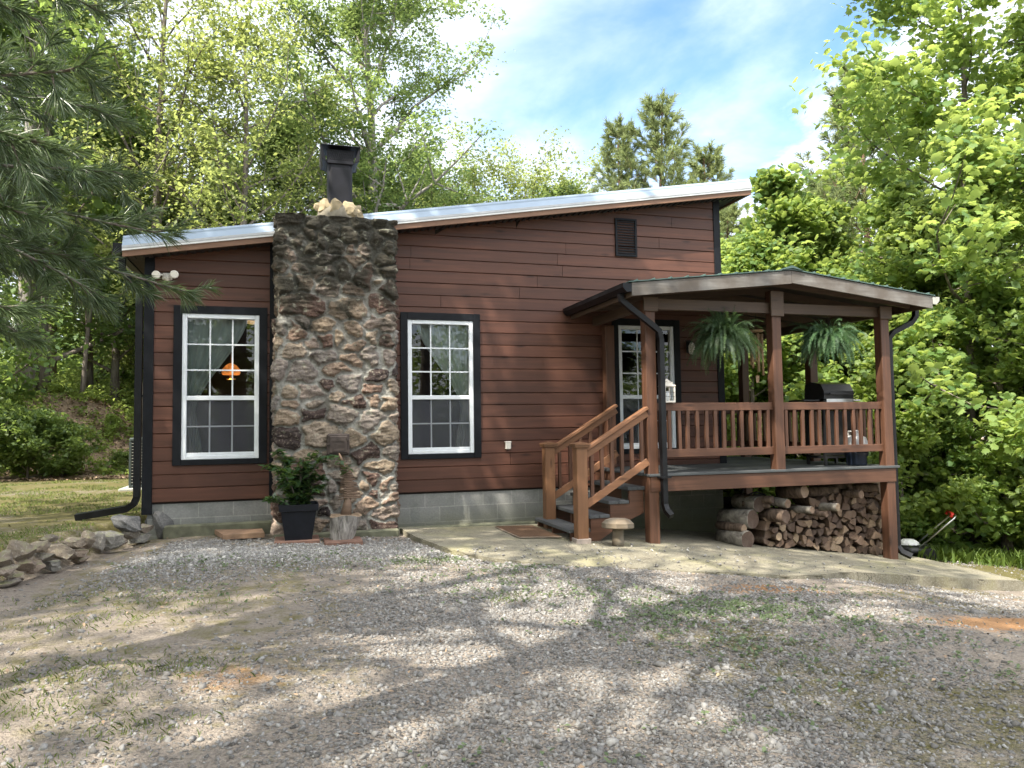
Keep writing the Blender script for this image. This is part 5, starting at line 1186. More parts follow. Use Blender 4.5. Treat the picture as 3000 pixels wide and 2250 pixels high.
# ------------------------------------------------------------------ low dry stone wall, stone by stone
STONES = [
 (-1.50, .12, .22, .34, .36, 'big rounded grey boulder ending the low wall at the cabin corner', 'boulder'), (-1.36, .12, .23, .13, .26, 'thin slab leaning against the big grey boulder', 0),
 (-1.77, -.45, .33, .39, .16, 'long flat grey stone capping the wall next to the big boulder', 'boulder'), (-1.74, -.48, .205, .17, .11, 'pale yellowish stone wedged under the long flat grey capstone', 0),
 (-1.64, -.18, .23, .17, .11, 'small dark stone between the pale wedge and the big boulder', 0), (-1.80, -.58, .14, .11, .09, 'fist sized stone at ground level below the pale wedge', 0),
 (-1.89, -.82, .19, .30, .17, 'long mossy sloping stone low in the middle of the wall', 0), (-2.01, -1.25, .27, .15, .21, 'upright pinkish stone standing tallest in the wall', 0),
 (-1.94, -1.05, .20, .15, .15, 'dark squat stone just behind the upright pinkish stone', 0), (-2.04, -1.36, .10, .16, .10, 'small tan stone on the ground below the upright pinkish stone', 0),
 (-2.07, -1.47, .255, .17, .11, 'angular grey stone on top, leaning on the upright pinkish stone', 0), (-2.07, -1.48, .16, .22, .13, 'broad low stone carrying the angular grey stone', 0),
 (-2.14, -1.68, .215, .26, .12, 'long smooth tan stone across the second course', 0), (-2.23, -1.93, .21, .16, .08, 'flat dark stone left of the long smooth tan stone', 0),
 (-2.24, -1.98, .305, .14, .10, 'small white faced stone perched on the top course', 0), (-2.32, -2.22, .31, .20, .16, 'squarish mossy block on the top course', 0),
 (-2.31, -2.20, .185, .20, .11, 'brown stone directly under the squarish mossy block', 0), (-2.26, -2.03, .145, .16, .10, 'sloping stone under the flat dark stone', 0),
 (-2.19, -1.82, .11, .16, .10, 'jagged tan stone at the wall foot below the long smooth tan stone', 0), (-2.40, -2.46, .29, .18, .13, 'reddish stone at the picture edge end of the top course', 0),
 (-2.39, -2.44, .185, .19, .11, 'pale stone under the reddish end stone', 0), (-2.34, -2.30, .105, .15, .10, 'brown stone in the lowest course near the open end', 0),
 (-2.38, -2.38, .06, .20, .07, 'flat half buried stone at the foot of the open end', 0), (-2.26, -1.66, .345, .14, .07, 'dark loose stone lying on the soil above the wall', 0),
 (-1.69, -.25, .11, .22, .12, 'low brown stone at the foot below the small dark stone', 0)]
for k, (x, y, z, w, h, lab, m) in enumerate(STONES):
    o = rock_mesh(None, 'wall_stone', (0, 0, 0), (w * .62, w * .45 + .03, h * .64), 100 + k, m or 'rock', k=3.2 if k else 2.2, rough=.13, cuts=13 if k else 3)
    o.location = (x, y, z + .01); o.rotation_euler = (random.Random(k).uniform(-.1, .1), random.Random(k + 50).uniform(-.18, .18), -1.15 + random.Random(k + 9).uniform(-.3, .3) if w < .3 else -1.0)
    if w < .3: o.rotation_euler.z = random.Random(k + 9).uniform(-.5, .5)
    tag(o, lab, 'stone', 'stones of the low dry stone wall')

# ------------------------------------------------------------------ firewood
def log_mesh(rng, kind, r, L):
    """round, half or wedge log along local +Y, cut face at y=0; slots: bark, cut"""
    n = 14; ol = []
    if kind == 'round': ol = [(r * (1 + rng.uniform(-.05, .05)) * math.cos(2 * math.pi * i / n), r * (1 + rng.uniform(-.05, .05)) * math.sin(2 * math.pi * i / n)) for i in range(n)]; nb = n
    else:
        sp = {'half': math.pi, 'wedge': rng.uniform(.9, 1.6), 'third': rng.uniform(1.7, 2.3)}[kind]; k = 7
        ol = [(r * (1 + rng.uniform(-.06, .06)) * math.cos(-sp / 2 + sp * i / k), r * (1 + rng.uniform(-.06, .06)) * math.sin(-sp / 2 + sp * i / k)) for i in range(k + 1)]; nb = k
        if kind != 'half': ol.append((rng.uniform(-.1, .1) * r, rng.uniform(-.1, .1) * r))
        cx = sum(p[0] for p in ol) / len(ol); ol = [(p[0] - cx, p[1]) for p in ol]
    m = len(ol); vs = []; 
    for j, (y, s) in enumerate(((0, .96), (.012, 1.0), (L * .5, 1.02), (L, .97))): vs += [(x * s, y + (rng.uniform(-.006, .006) if j == 0 else 0), z * s) for x, z in ol]
    b = MB(); b.add(vs, [], 0); o = 0
    for j in range(3):
        for i in range(m):
            b.F.append([j * m + i, j * m + (i + 1) % m, (j + 1) * m + (i + 1) % m, (j + 1) * m + i]); b.M.append(0 if (i < nb and j > 0) or kind == 'round' else 1); b.sm.append(kind == 'round')
    b.F.append(list(range(m))[::-1]); b.M.append(1); b.sm.append(False); b.F.append([3 * m + i for i in range(m)]); b.M.append(1); b.sm.append(False)
    return b
def firewood():
    rng = random.Random(77); protos = []
    for i in range(22):
        kind = rng.choice(['wedge', 'wedge', 'third', 'half', 'wedge', 'round']); r = {'wedge': rng.uniform(.10, .14), 'third': rng.uniform(.08, .11), 'half': rng.uniform(.065, .09), 'round': rng.uniform(.035, .06)}[kind]
        o = log_mesh(rng, kind, r, rng.uniform(.38, .46)).build('split_log', ['log_bark', 'cut_wood']); protos.append(o)
    used = set()
    def put(x, y, z, yaw, roll, tilt=0):
        i = rng.randrange(len(protos)); o = protos[i]
        if i in used: o = o.copy(); COL.objects.link(o)
        used.add(i); o.location = (x, y, z); o.rotation_mode = 'YXZ'; o.rotation_euler = (tilt, roll, yaw)
        return tag(o, 'split firewood piece, cut end showing, packed in the stack under the porch', 'firewood', 'split logs in the firewood stack')
    for r in range(10):
        zrow = .052 + r * .098; x = 6.12 + (r % 2) * .05 + r * .008; xe = 8.12
        if r >= 7: x = 6.35 + (r - 7) * .1
        while x < xe:
            zz = slab_z(x, -1.2) + zrow + rng.uniform(-.015, .015)
            lim = float(np.interp(x, [5.9, 6.3, 6.6, 7.0, 7.5, 8.0], [.0, .12, .22, .35, .42, .47]))
            if zz < lim: put(x, -1.42 + rng.uniform(-.05, .03), zz, rng.uniform(-.16, .16), rng.uniform(0, 6.28), rng.uniform(-.03, .03))
            x += rng.uniform(.098, .135)
    for o in protos:
        if not o.get('label'): bpy.data.objects.remove(o)
    # second, ragged layer of longer pieces lying along the top, and the pale rounds at the open end
    big = [((5.70, -1.32, -.125), .115, .50, (.16, -1.0, .02), 'log_pale', 'thick pale barked round log at the bottom of the stack open end'),
           ((5.80, -1.25, .115), .125, .50, (.34, -1.0, .05), 'log_pale', 'thick grey round log second from the bottom at the open end'),
           ((5.99, -1.22, .315), .105, .46, (.10, -1.0, -.02), 'log_pale', 'round log with pale cracked end, highest of the three at the open end'),
           ((5.66, -1.30, .018), .055, .44, (.3, -1.0, .0), 'log_bark', 'rough dark split piece lying between the two lowest round logs'),
           ((6.52, -1.45, .46), .085, .42, (.25, -1.0, .08), 'log_bark', 'forked log with a broad yellow end on top of the stack'),
           ((6.30, -1.40, .33), .062, .40, (.25, -1.0, -.05), 'log_pale', 'smooth round log resting below the forked log'),
           ((6.05, -1.38, .375), .05, .38, (.5, -.8, .0), 'log_bark', 'dark round log on top, left of the smooth round log'),
           ((6.02, -1.36, .30), .035, .36, (.8, -.7, -.06), 'log_bark', 'ragged bark slab on top of the highest pale round log'),
           ((6.22, -1.46, .16), .085, .40, (.25, -1.0, .0), 'log_bark', 'dark grey round end beside the pale round logs'),
           ((6.62, -1.48, .22), .05, .38, (.3, -1.0, .05), 'log_pale', 'small pale barked round with a dark heart'),
           ((6.84, -1.50, .16), .038, .36, (.3, -1.0, .0), 'log_bark', 'smallest round with a bright pinkish cut end'),
           ((7.02, -1.47, .24), .055, .40, (.35, -1.0, .04), 'log_pale', 'medium pale round lying right of the small pale round'),
           ((7.05, -1.30, .43), .07, .55, (1.0, -.25, .03), 'log_bark', 'long furrowed bark piece lying along the middle of the stack top'),
           ((7.35, -1.25, .47), .075, .5, (1.0, -.35, .02), 'log_bark', 'weathered stringy log along the stack top, nearer the end post'),
           ((7.45, -1.46, .40), .055, .38, (.2, -1.0, .0), 'log_bark', 'dark ended round near the top beside the end post'),
           ((7.72, -1.38, .46), .06, .42, (.8, -.7, .05), 'log_bark', 'bark covered top piece closest to the end post')]
    for (c, r, L, d, mt, lab) in big:
        rr = random.Random(int(r * 1000) + int(c[0] * 100)); b = log_mesh(rr, 'round', r, L); d = Vector(d).normalized()
        o = b.build('round_log', [mt, 'cut_wood']); o.rotation_mode = 'QUATERNION'; q = (-d).to_track_quat('Y', 'Z'); o.rotation_quaternion = q
        o.location = Vector(c) + d * L / 2; tag(o, lab, 'firewood', 'round logs on the firewood stack')
firewood()

# ------------------------------------------------------------------ trees
make_tree('oak_a', 'leaf_oak', 'bark_grey', 'oak', seed=1, H=17.5, r0=.27, base=.20, spread=5.0, nl=36, leaf=.13, per=140, clump=.72, sub=5, shape='oval')
make_tree('oak_b', 'leaf_yellow', 'bark', 'oak', seed=2, H=15.5, r0=.17, base=.24, spread=3.5, nl=30, leaf=.13, per=50, clump=.66, sub=4, shape='vase', lean=.06)
make_tree('oak_c', 'leaf_yellow', 'bark', 'oak', seed=3, H=12.5, r0=.17, base=.22, spread=3.4, nl=28, leaf=.13, per=56, clump=.66, sub=4, shape='vase')
make_tree('oak_d', 'leaf_oak', 'bark', 'oak', seed=4, H=11.0, r0=.15, base=.12, spread=3.2, nl=30, leaf=.13, per=120, clump=.68, sub=4, shape='oval')
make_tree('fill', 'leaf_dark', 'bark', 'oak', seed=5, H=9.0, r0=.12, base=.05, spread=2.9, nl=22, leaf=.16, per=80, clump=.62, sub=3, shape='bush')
make_tree('fill_lite', 'leaf_yellow', 'bark', 'oak', seed=15, H=8.0, r0=.10, base=.06, spread=2.6, nl=20, leaf=.13, per=110, clump=.58, sub=3, shape='bush')
make_tree('maple_tall', 'leaf_maple', 'bark', 'maple', seed=7, H=12.5, r0=.07, base=.07, spread=3.3, nl=34, leaf=.118, per=84, clump=.55, sub=4, shape='bush', up=.35)
make_tree('maple_mid', 'leaf_maple', 'bark', 'maple', seed=8, H=7.0, r0=.08, base=.05, spread=2.2, nl=26, leaf=.125, per=70, clump=.45, sub=3, shape='bush', up=.4)
make_tree('maple_low', 'leaf_maple', 'bark', 'maple', seed=9, H=4.6, r0=.05, base=.05, spread=1.8, nl=20, leaf=.12, per=56, clump=.42, sub=3, shape='bush', up=.4)
make_tree('bush', 'leaf_dark', 'bark', 'oak', seed=10, H=1.7, r0=.03, base=.03, spread=1.25, nl=20, leaf=.12, per=34, clump=.30, sub=3, shape='bush', up=.3)
make_tree('bush_lite', 'leaf_maple', 'bark', 'oak', seed=12, H=1.4, r0=.02, base=.05, spread=.9, nl=14, leaf=.14, per=20, clump=.26, sub=2, shape='bush', up=.5)
make_tree('sapling', 'leaf_dark', 'bark', 'maple', seed=13, H=4.2, r0=.05, base=.55, spread=1.1, nl=9, leaf=.22, per=12, clump=.34, sub=2, shape='vase', lean=.12)
pine_proto('pine', 20, 11.0, .13, .10, 2.5, 22, nl=.21, w=.013, per=36)
pine_proto('pine_dark', 22, 17.0, .20, .30, 3.0, 17, nl=.19, w=.014, per=26, mat='needle_dark')
G1, G2, G3, G4 = 'oaks behind the cabin', 'young broad leaved trees right of the porch', 'pines beyond the cabin', 'trees of the woods on the left'
plant('oak_a', 'oak_tree', 2.4, 13.8, .4, 1.0, 'tallest oak with a straight grey trunk rising right behind the chimney flue', group=G1)
plant('oak_b', 'oak_tree', -3.6, 11.8, 1.3, 1.0, 'tall airy yellow green oak above the left end of the roof', group=G1)
plant('oak_c', 'oak_tree', -1.3, 11.0, 2.2, 1.0, 'spreading oak with a dark forked trunk left of the chimney flue', group=G1)
plant('oak_d', 'oak_tree', .4, 17.2, 3.9, 1.13, 'dense green oak filling the gap between the forked oak and the tallest oak', group=G1)
plant('oak_c', 'oak_tree', 8.9, 17.0, .2, .99, 'yellow green oak crown over the middle of the roof slope', group=G1)
plant('oak_c', 'oak_tree', 11.0, 17.2, 4.0, (1.05, 1.05, 1.0), 'lower yellowish oak beside the two pines at the high end of the roof', group=G1)
plant('fill_lite', 'oak_tree', 5.6, 15.2, 2.0, (1.25, 1.25, 1.22), 'bushy yellow green tree just over the roof right of the tallest oak', group=G1)
plant('oak_c', 'oak_tree', 7.0, 18.4, 1.7, (1.0, 1.0, .98), 'sunlit oak behind the bushy tree over the middle of the roof', group=G1)
plant('oak_d', 'oak_tree', 2.9, 17.4, 5.0, (1.1, 1.1, 1.0), 'green oak standing close behind the flue to its right', group=G1)
plant('fill_lite', 'maple_tree', 10.2, 9.2, 3.0, (1.1, 1.1, 1.12), 'leafy tree filling the gap beyond the high corner of the roof', group=G2)
plant('pine', 'pine_tree', 12.1, 8.4, 1.7, (1.0, 1.0, .80), 'small pine just beyond the high corner of the roof above the maples', group=G3)
plant('maple_mid', 'maple_tree', 10.7, 7.4, .3, 1.12, 'maple rising beside the wall between roof corner and porch roof', group=G2)
plant('maple_mid', 'maple_tree', 9.3, 3.4, 5.0, .9, 'slender maple close behind the corner of the cabin', group=G2)
plant('maple_low', 'maple_tree', 11.2, .35, 1.2, .55, 'knee high maple sprouts at the back of the grass verge', group=G2)
plant('maple_low', 'maple_tree', 13.2, -1.0, 5.2, .6, 'leafy maple sprouts at the right edge of the verge', group=G2)
plant('maple_mid', 'maple_tree', 13.4, -1.5, 2.2, .8, 'maple at the right edge hanging over the grass verge', group=G2)
plant('maple_low', 'maple_tree', 10.35, .6, 4.2, .85, 'low maple behind the lawn mower', group=G2)
plant('oak_d', 'oak_tree', 10.1, 16.3, 3.3, (1.1, 1.1, 1.06), 'full green oak just left of the pines over the roof', group=G1)
plant('fill_lite', 'oak_tree', 12.9, 17.2, 1.2, (1.45, 1.45, 1.42), 'yellow green tree standing behind the gap between the pines', group=G1)
plant('oak_d', 'oak_tree', 4.9, 19.8, 1.0, (1.1, 1.1, 1.12), 'mid green oak half hidden behind the tallest oak', group=G1)
plant('fill_lite', 'oak_tree', -2.4, 15.6, 5.2, 1.0, 'sunlit low tree behind the chimney on its left side', group=G1)
plant('oak_d', 'oak_tree', -5.4, 17.8, 2.5, (1.0, 1.0, .95), 'dark crowned oak behind the airy oak at the upper left', group=G4)
plant('pine', 'pine_tree', 12.6, 13.2, .5, (1.35, 1.35, 1.30), 'taller of the twin pines showing above the high end of the roof', group=G3)
plant('pine', 'pine_tree', 11.5, 14.2, 2.5, (1.1, 1.1, 1.24), 'slimmer left one of the twin pines above the high end of the roof', group=G3)
plant('pine', 'pine_tree', 13.3, 11.4, 4.0, (1.15, 1.15, 1.08), 'short pine peeking out just beyond the high corner of the roof', group=G3)
plant('pine', 'pine_tree', 15.0, 6.2, 1.0, (1.3, 1.3, 1.13), 'pale pine standing against the white cloud behind the maples', group=G3)
plant('maple_tall', 'maple_tree', 12.1, .75, .3, (1.2, 1.2, 1.16), 'tall maple with large leaves filling the right side of the view', group=G2)
plant('maple_mid', 'maple_tree', 10.4, 3.5, 1.2, 1.12, 'young maple with a spiky leafy top just right of the roof corner', group=G2)
plant('maple_mid', 'maple_tree', 11.6, 3.9, 2.9, 1.05, 'young maple behind the peak of the porch roof', group=G2)
plant('maple_mid', 'maple_tree', 12.6, 2.4, 4.4, 1.02, 'bright maple behind the right end of the porch roof', group=G2)
plant('maple_mid', 'maple_tree', 13.8, 4.0, 5.4, 1.25, 'maple in the second row below the pale pine', group=G2)
plant('maple_mid', 'maple_tree', 12.2, .2, .9, .98, 'full skirted maple left of the tall maple', group=G2)
plant('maple_mid', 'maple_tree', 9.8, 6.8, 3.3, 1.05, 'maple seen through the porch between the house corner and the middle post', group=G2)
plant('maple_low', 'maple_tree', 11.2, 5.2, .4, 1.15, 'low maple seen under the porch roof behind the grill', group=G2)
plant('maple_low', 'maple_tree', 10.9, 1.6, 2.4, 1.0, 'low maple right behind the end post of the porch', group=G2)
plant('maple_low', 'maple_tree', 12.6, -.3, 3.0, .9, 'low leafy maple beneath the tall maple above the grass verge', group=G2)
plant('maple_tall', 'maple_tree', 14.2, -.4, 2.7, (1.0, 1.0, .86), 'tall maple at the picture edge behind the nearest tall maple', group=G2)
plant('fill_lite', 'maple_tree', 18.2, 5.6, 1.0, (1.3, 1.3, 1.3), 'rounded sunlit tree far behind the tall maple', group=G2)
plant('fill', 'maple_tree', 16.4, 9.2, 2.0, 1.2, 'dark tree in the shade behind the pale pine', group=G2)
plant('fill_lite', 'maple_tree', 13.6, 9.0, 4.0, 1.0, 'pale green tree between the short pine and the young maples', group=G2)
plant('fill', 'maple_tree', 17.5, 2.2, 5.0, 1.1, 'dark tree closing the view behind the tall maples', group=G2)
plant('fill', 'maple_tree', 8.6, 11.0, .7, .92, 'shadowy tree behind the back of the porch', group=G2)
plant('pine_dark', 'pine_tree', -6.72, 12.8, .6, (1.25, 1.25, 1.05), 'straight grey trunked pine at the left edge above the bank', group=G4)
for k, (x, y, key, s, lab) in enumerate([(-6.4, 13.0, 'fill', 1.5, 'broad dark tree behind the grey trunked pine'), (-4.9, 14.4, 'fill', 1.0, 'dark understorey tree behind the leaning sapling'), (-3.4, 14.9, 'fill_lite', .95, 'brighter tree right beside the cabin corner in the woods'), (-7.6, 10.2, 'fill', 1.1, 'dark tree at the left edge behind the bank'), (-2.2, 18.5, 'fill', 1.2, 'tree deepest in the woods next to the cabin corner'), (-6.2, 18.6, 'fill', 1.35, 'tree deepest in the woods behind the broad dark tree')]):
    plant(key, 'woodland_tree', x, y, k * 1.3, s, lab, group=G4)
plant('sapling', 'sapling', -5.35, 12.7, .2, 1.25, 'thin leaning sapling with a bare curved stem on top of the bank', group=G4)
for k, (x, y, key, s, lab) in enumerate([(-5.6, 9.2, 'bush', .85, 'dense dark bush at the left edge at the foot of the bank'), (-5.0, 9.5, 'bush', .72, 'dense dark bush in the middle of the foot of the bank'), (-6.4, 8.8, 'bush', 1.0, 'big dark bush leaving the picture on the left'), (-3.85, 10.1, 'bush', .28, 'low bush at the foot of the bank nearest the cooling unit'), (-5.5, 10.8, 'bush_lite', .55, 'lighter green bush higher up the bank'), (-3.3, 12.0, 'bush_lite', .5, 'yellowish broad leaved shrub on the bank beside the cabin corner'), (-6.5, 10.9, 'bush_lite', .9, 'lighter shrub above the dark bush at the left edge'), (-4.4, 11.6, 'bush_lite', .38, 'small pale shrub on the crest of the bank')]):
    plant(key, 'bush', x, y, k * 1.7, s, lab, 'bush', 'bushes on the bank at the left', parts=('stem', 'foliage'))
# holes cut through the unseen shade tree crowns along sun rays to place lit patches: (ground or wall point that gets sun, radius)
SUN_HOLES = [((3.85, -.02, 1.45), .5), ((3.4, -.02, 1.0), .32), ((4.3, -1.7, 1.2), .3), ((4.25, -1.7, 1.4), .35), ((3.6, -2.95, -.05), .55), ((4.7, -3.1, -.15), .55), ((5.9, -2.9, -.2), .35), ((1.25, -5.25, -.05), .6), ((1.75, -4.9, -.05), .35), ((2.5, -4.3, -.1), .38), ((3.3, -4.1, -.1), .3), ((.2, -5.6, 0), .22), ((-.3, -6.3, 0), .2), ((.5, -6.6, 0), .16),
        ((5.6, -3.9, -.25), .4), ((6.6, -4.4, -.3), .35), ((4.6, -5.0, -.2), .3), ((7.6, -3.6, -.5), .5), ((1.9, -1.2, .03), .22), ((1.25, -.55, .35), .25), ((1.22, -.55, 1.7), .22), ((-4.2, 4.0, .35), .5), ((2.2, -6.1, -.1), .2), ((3.3, -2.0, 0), .2), ((.6, -.2, 4.4), .5), ((6.3, -6.0, -.3), .3), ((9.4, -2.5, -.7), .8), ((-.6, -4.4, 0), .15)]
def shade_tree(k, x, y, sc, lab):
    tb, C, N, Sz, T = tree_mesh(seed=60 + k, H=15.0, r0=.30, base=.45, spread=4.6, nl=24, leaf=.25, per=11, clump=.80, sub=4, shape='oval')
    e = empty('shade_tree', (x, y, g1(x, y) - .06), lab, 'tree', 'shade trees around the driveway'); C = C * sc; o = np.array(e.location); ok = np.ones(len(C), bool); d = np.array(SUN_DIR)
    for p, r in SUN_HOLES:
        v = C + o - np.array(p); perp = v - (v @ d)[:, None] * d; q = np.linalg.norm(perp, axis=1); an = np.arctan2(perp[:, 1], perp[:, 0]); ok &= q > r * (1 + .28 * np.sin(an * 3 + p[0] * 5) + .15 * np.sin(an * 7 + p[1] * 9))
    C, N, Sz, T = C[ok], N[ok], Sz[ok], T[ok]; V, F = leaf_quads(C, N, Sz, np.random.RandomState(k), width=.6); tb.V = [tuple(np.array(v) * sc) for v in tb.V]
    tb.build('trunk', 'bark', e, local=True, fix=False); link('crown', np_mesh('crown', V, F, tint=np.repeat(T, 4)), 'leaf_oak', e)
# trees beside and behind the viewer: they shade the yard and show up in the window panes
for k, (x, y, s, lab) in enumerate([(-8.6, -6.2, 1.0, 'tall shade tree standing left of the yard'), (-6.6, -12.2, 1.0, 'tall shade tree behind the driveway on the left'), (-7.4, -1.9, 1.0, 'tall shade tree over the left lawn'), (-1.6, -16.0, 1.0, 'tall shade tree behind the middle of the driveway'), (5.0, -18.0, .95, 'tall shade tree behind the driveway on the right'), (-12.0, -8.5, 1.1, 'tall shade tree far left of the driveway'), (-3.7, -3.9, 1.0, 'tall shade tree left of the yard, nearest the cabin'), (-3.4, -8.3, .98, 'tall shade tree beside the viewer on the left'), (-1.6, -12.6, .95, 'tall shade tree right behind the viewer')]):
    shade_tree(k, x, y, s, lab)

# the near pine whose boughs hang into the view from the left
def near_pine():
    rng = np.random.RandomState(91); bx, by = -2.9, -6.1; e = empty('pine_tree', (bx, by, g1(bx, by)), 'near pine whose long needled boughs hang in from the left edge', 'tree', G4); off = np.array(origin_of(e))
    t = MB(); t.tube([(bx, by, -.1), (bx + .03, by, 2), (bx - .02, by + .03, 5), (bx, by, 9)], [.16, .14, .1, .04], 12); t.build('trunk', 'bark_pine', e)
    ends = [(-.86, -6.53, 2.98, 2.9), (-.90, -6.61, 2.62, 2.5), (-.89, -5.79, 2.74, 2.75), (-1.09, -6.47, 2.30, 2.3), (-.81, -5.12, 2.65, 2.9), (-.99, -5.46, 2.13, 2.6), (-.68, -4.84, 2.30, 2.9), (-1.03, -5.57, 3.73, 3.7), (-1.04, -5.07, 3.37, 3.4), (-1.30, -5.61, 1.88, 2.1),
            (-1.07, -5.40, 2.95, 3.0), (-1.15, -6.2, 3.35, 3.3), (-1.25, -5.2, 2.45, 2.6), (-1.22, -6.0, 2.75, 2.9), (-1.35, -5.1, 3.0, 3.1), (-1.2, -6.3, 2.0, 2.1), (-1.0, -4.7, 3.05, 3.1), (-1.3, -4.6, 2.6, 2.7), (-1.25, -5.6, 3.3, 3.4)]
    bo = MB(); Vs = []; Ts = []; tot = 0
    for i, (x, y, z, zs) in enumerate(ends):
        a = Vector((bx, by, zs + .15)); b = Vector((x, y, z)); n = 12; pts = []; wob = rng.normal(0, .05, 3)
        for j in range(n + 1):
            f = j / n; p = a.lerp(b, f) + Vector(wob) * math.sin(f * 5) + Vector((0, 0, .16 * math.sin(f * math.pi) * (1 if i % 2 else -.6))); pts.append(p)
        bo.tube(pts, [.017 * (1 - .8 * j / n) + .0025 for j in range(n + 1)], 6, cap=False)
        for j in range(4, n + 1):
            d = (pts[j] - pts[j - 1]).normalized(); f = j / n
            V, k = needle_brush(rng, pts[j - 1], d, (pts[j] - pts[j - 1]).length * 1.1, 46 if j < n else 90, .12, .0034, .85); Vs.append(V); tot += k; Ts.append(np.repeat(np.clip(rng.normal(.25 + .4 * f * (f > .85), .2, k), 0, 1), 5))
            for s in range(2):
                dd = (d * .75 + Vector(rng.normal(0, .5, 3)) * .8 + Vector((0, 0, -.12))).normalized(); l = rng.uniform(.14, .42) * (1.15 - f * .6); p0 = pts[j - 1].lerp(pts[j], rng.rand()); m = p0 + dd * l * .5 + Vector((0, 0, -.02)); q = p0 + dd * l + Vector((0, 0, .015))
                bo.tube([p0, m, q], [.005, .0035, .002], 4, cap=False)
                for aa, b2 in ((p0.lerp(m, .4), m), (m, q)):
                    V, k = needle_brush(rng, aa, b2 - aa, (b2 - aa).length * 1.1, 48, .115, .0032, .85); Vs.append(V); tot += k; Ts.append(np.repeat(np.clip(rng.normal(.35, .22, k), 0, 1), 5))
    bo.build('bough', 'bark', e)
    link('needles', np_mesh('needles', np.concatenate(Vs) - off, np.arange(tot * 5).reshape(-1, 5), tint=np.concatenate(Ts)), 'needle_dark', e)
near_pine()

# ------------------------------------------------------------------ uncountable ground cover
def in_view(x, y, pad=.08):
    dx, dy = x, y + 10.1; r = dx * .9579 - dy * .2871; f = dx * .2874 + dy * .9562
    return (f > 1.5) & (np.abs(r) < f * (.685 + pad))
def poly_mask(x, y, P):
    ins = np.zeros(x.shape, bool); n = len(P)
    for i in range(n):
        x0, y0 = P[i]; x1, y1 = P[(i + 1) % n]; c = ((y0 > y) != (y1 > y)) & (x < (x1 - x0) * (y - y0) / (y1 - y0 + 1e-12) + x0); ins ^= c
    return ins
OCTA = np.array([(1, 0, 0), (0, 1, 0), (-1, 0, 0), (0, -1, 0), (.25, .2, .8), (-.15, -.1, -.6), (.5, -.55, .45), (-.5, .45, .5)]); OF = np.array([(4, 0, 1), (4, 1, 7), (7, 1, 2), (4, 7, 2), (4, 2, 3), (4, 3, 6), (4, 6, 0), (6, 3, 0), (5, 1, 0), (5, 2, 1), (5, 3, 2), (5, 0, 3)])
def gravel():
    rng = np.random.RandomState(61); n = 460000; x = rng.uniform(-3.4, 11, n); y = rng.uniform(-8.6, -.3, n)
    g = gravel_field(x, y); near = smooth((-y - 3.2) / 4)
    keep = in_view(x, y) & (rng.rand(n) < np.clip(g * 1.1 - .22, .02, 1) * (.78 - .08 * near)) & (~poly_mask(x, y, PATIO) | ((y < -1.9) & (rng.rand(n) < .05))) & (x > wall_line(y) + .12) & ~((x > -.3) & (x < 1.4) & (y > -.66)) & (y < -.12)
    x, y, g = x[keep], y[keep], g[keep]; n = len(x); s = rng.gamma(3.5, .0022, n) * (.8 + .5 * rng.rand(n)) + .0035; big = rng.rand(n) < .010; s[big] *= 1.8
    q = rng.normal(size=(n, 4)); q[:, 1:3] *= .35; q /= np.linalg.norm(q, axis=1)[:, None]; a, b, c, d = q.T
    Rm = np.stack([np.stack([1 - 2 * (c * c + d * d), 2 * (b * c - a * d), 2 * (b * d + a * c)], -1), np.stack([2 * (b * c + a * d), 1 - 2 * (b * b + d * d), 2 * (c * d - a * b)], -1), np.stack([2 * (b * d - a * c), 2 * (c * d + a * b), 1 - 2 * (b * b + c * c)], -1)], 1)
    P = OCTA[None] * (1 + rng.uniform(-.22, .22, (n, 8, 3))) * np.stack([s * rng.uniform(.9, 1.25, n), s * rng.uniform(.75, 1.1, n), s * rng.uniform(.6, .95, n)], 1)[:, None]
    P = np.einsum('nij,nkj->nki', Rm, P) + np.stack([x, y, np.where(poly_mask(x, y, PATIO), np.interp(x, [1.4, 1.8, 3.3, 4.3, 6, 8, 8.8], [.085, .055, .015, -.055, -.245, -.50, -.595]) + np.interp(y, [-3.6, -2.2, -.3, 2], [-.035, .0, .02, .0]) + s * .4, gz(x, y) + s * .02)], 1)[:, None]
    F = (OF[None] + np.arange(n)[:, None, None] * 8).reshape(-1, 3); white = np.exp(-((y + 1.75 + .1 * x) / .8) ** 2) * .30
    T = np.repeat(np.clip(rng.beta(2.2, 3.2, n) + white, 0, 1), 8)
    tag(link('gravel', np_mesh('gravel', P.reshape(-1, 3), F, tint=T), 'gravel_stone'), kind='stuff'); return n
gravel()
def blades(name, x, y, h, rng, w=.006, z=None, lean=.5, per=1, mat='grass_blade'):
    n = len(x); z = gz(x, y) if z is None else z; a = rng.uniform(0, 6.28, n); l = rng.uniform(.1, lean, n) * h; dx = np.cos(a) * l; dy = np.sin(a) * l; sx = -np.sin(a) * w; sy = np.cos(a) * w
    B = np.stack([x, y, z - .004], 1); S1 = np.stack([sx, sy, 0 * x], 1); M = B + np.stack([dx * .35, dy * .35, h * .6], 1); Tp = B + np.stack([dx, dy, h], 1)
    V = np.stack([B - S1, B + S1, M + S1 * .8, Tp, M - S1 * .8], 1).reshape(-1, 3)
    return tag(link(name, np_mesh(name, V, np.arange(n * 5).reshape(n, 5), tint=np.repeat(np.clip(rng.normal(.5, .25, n), 0, 1), 5)), mat), kind='stuff')
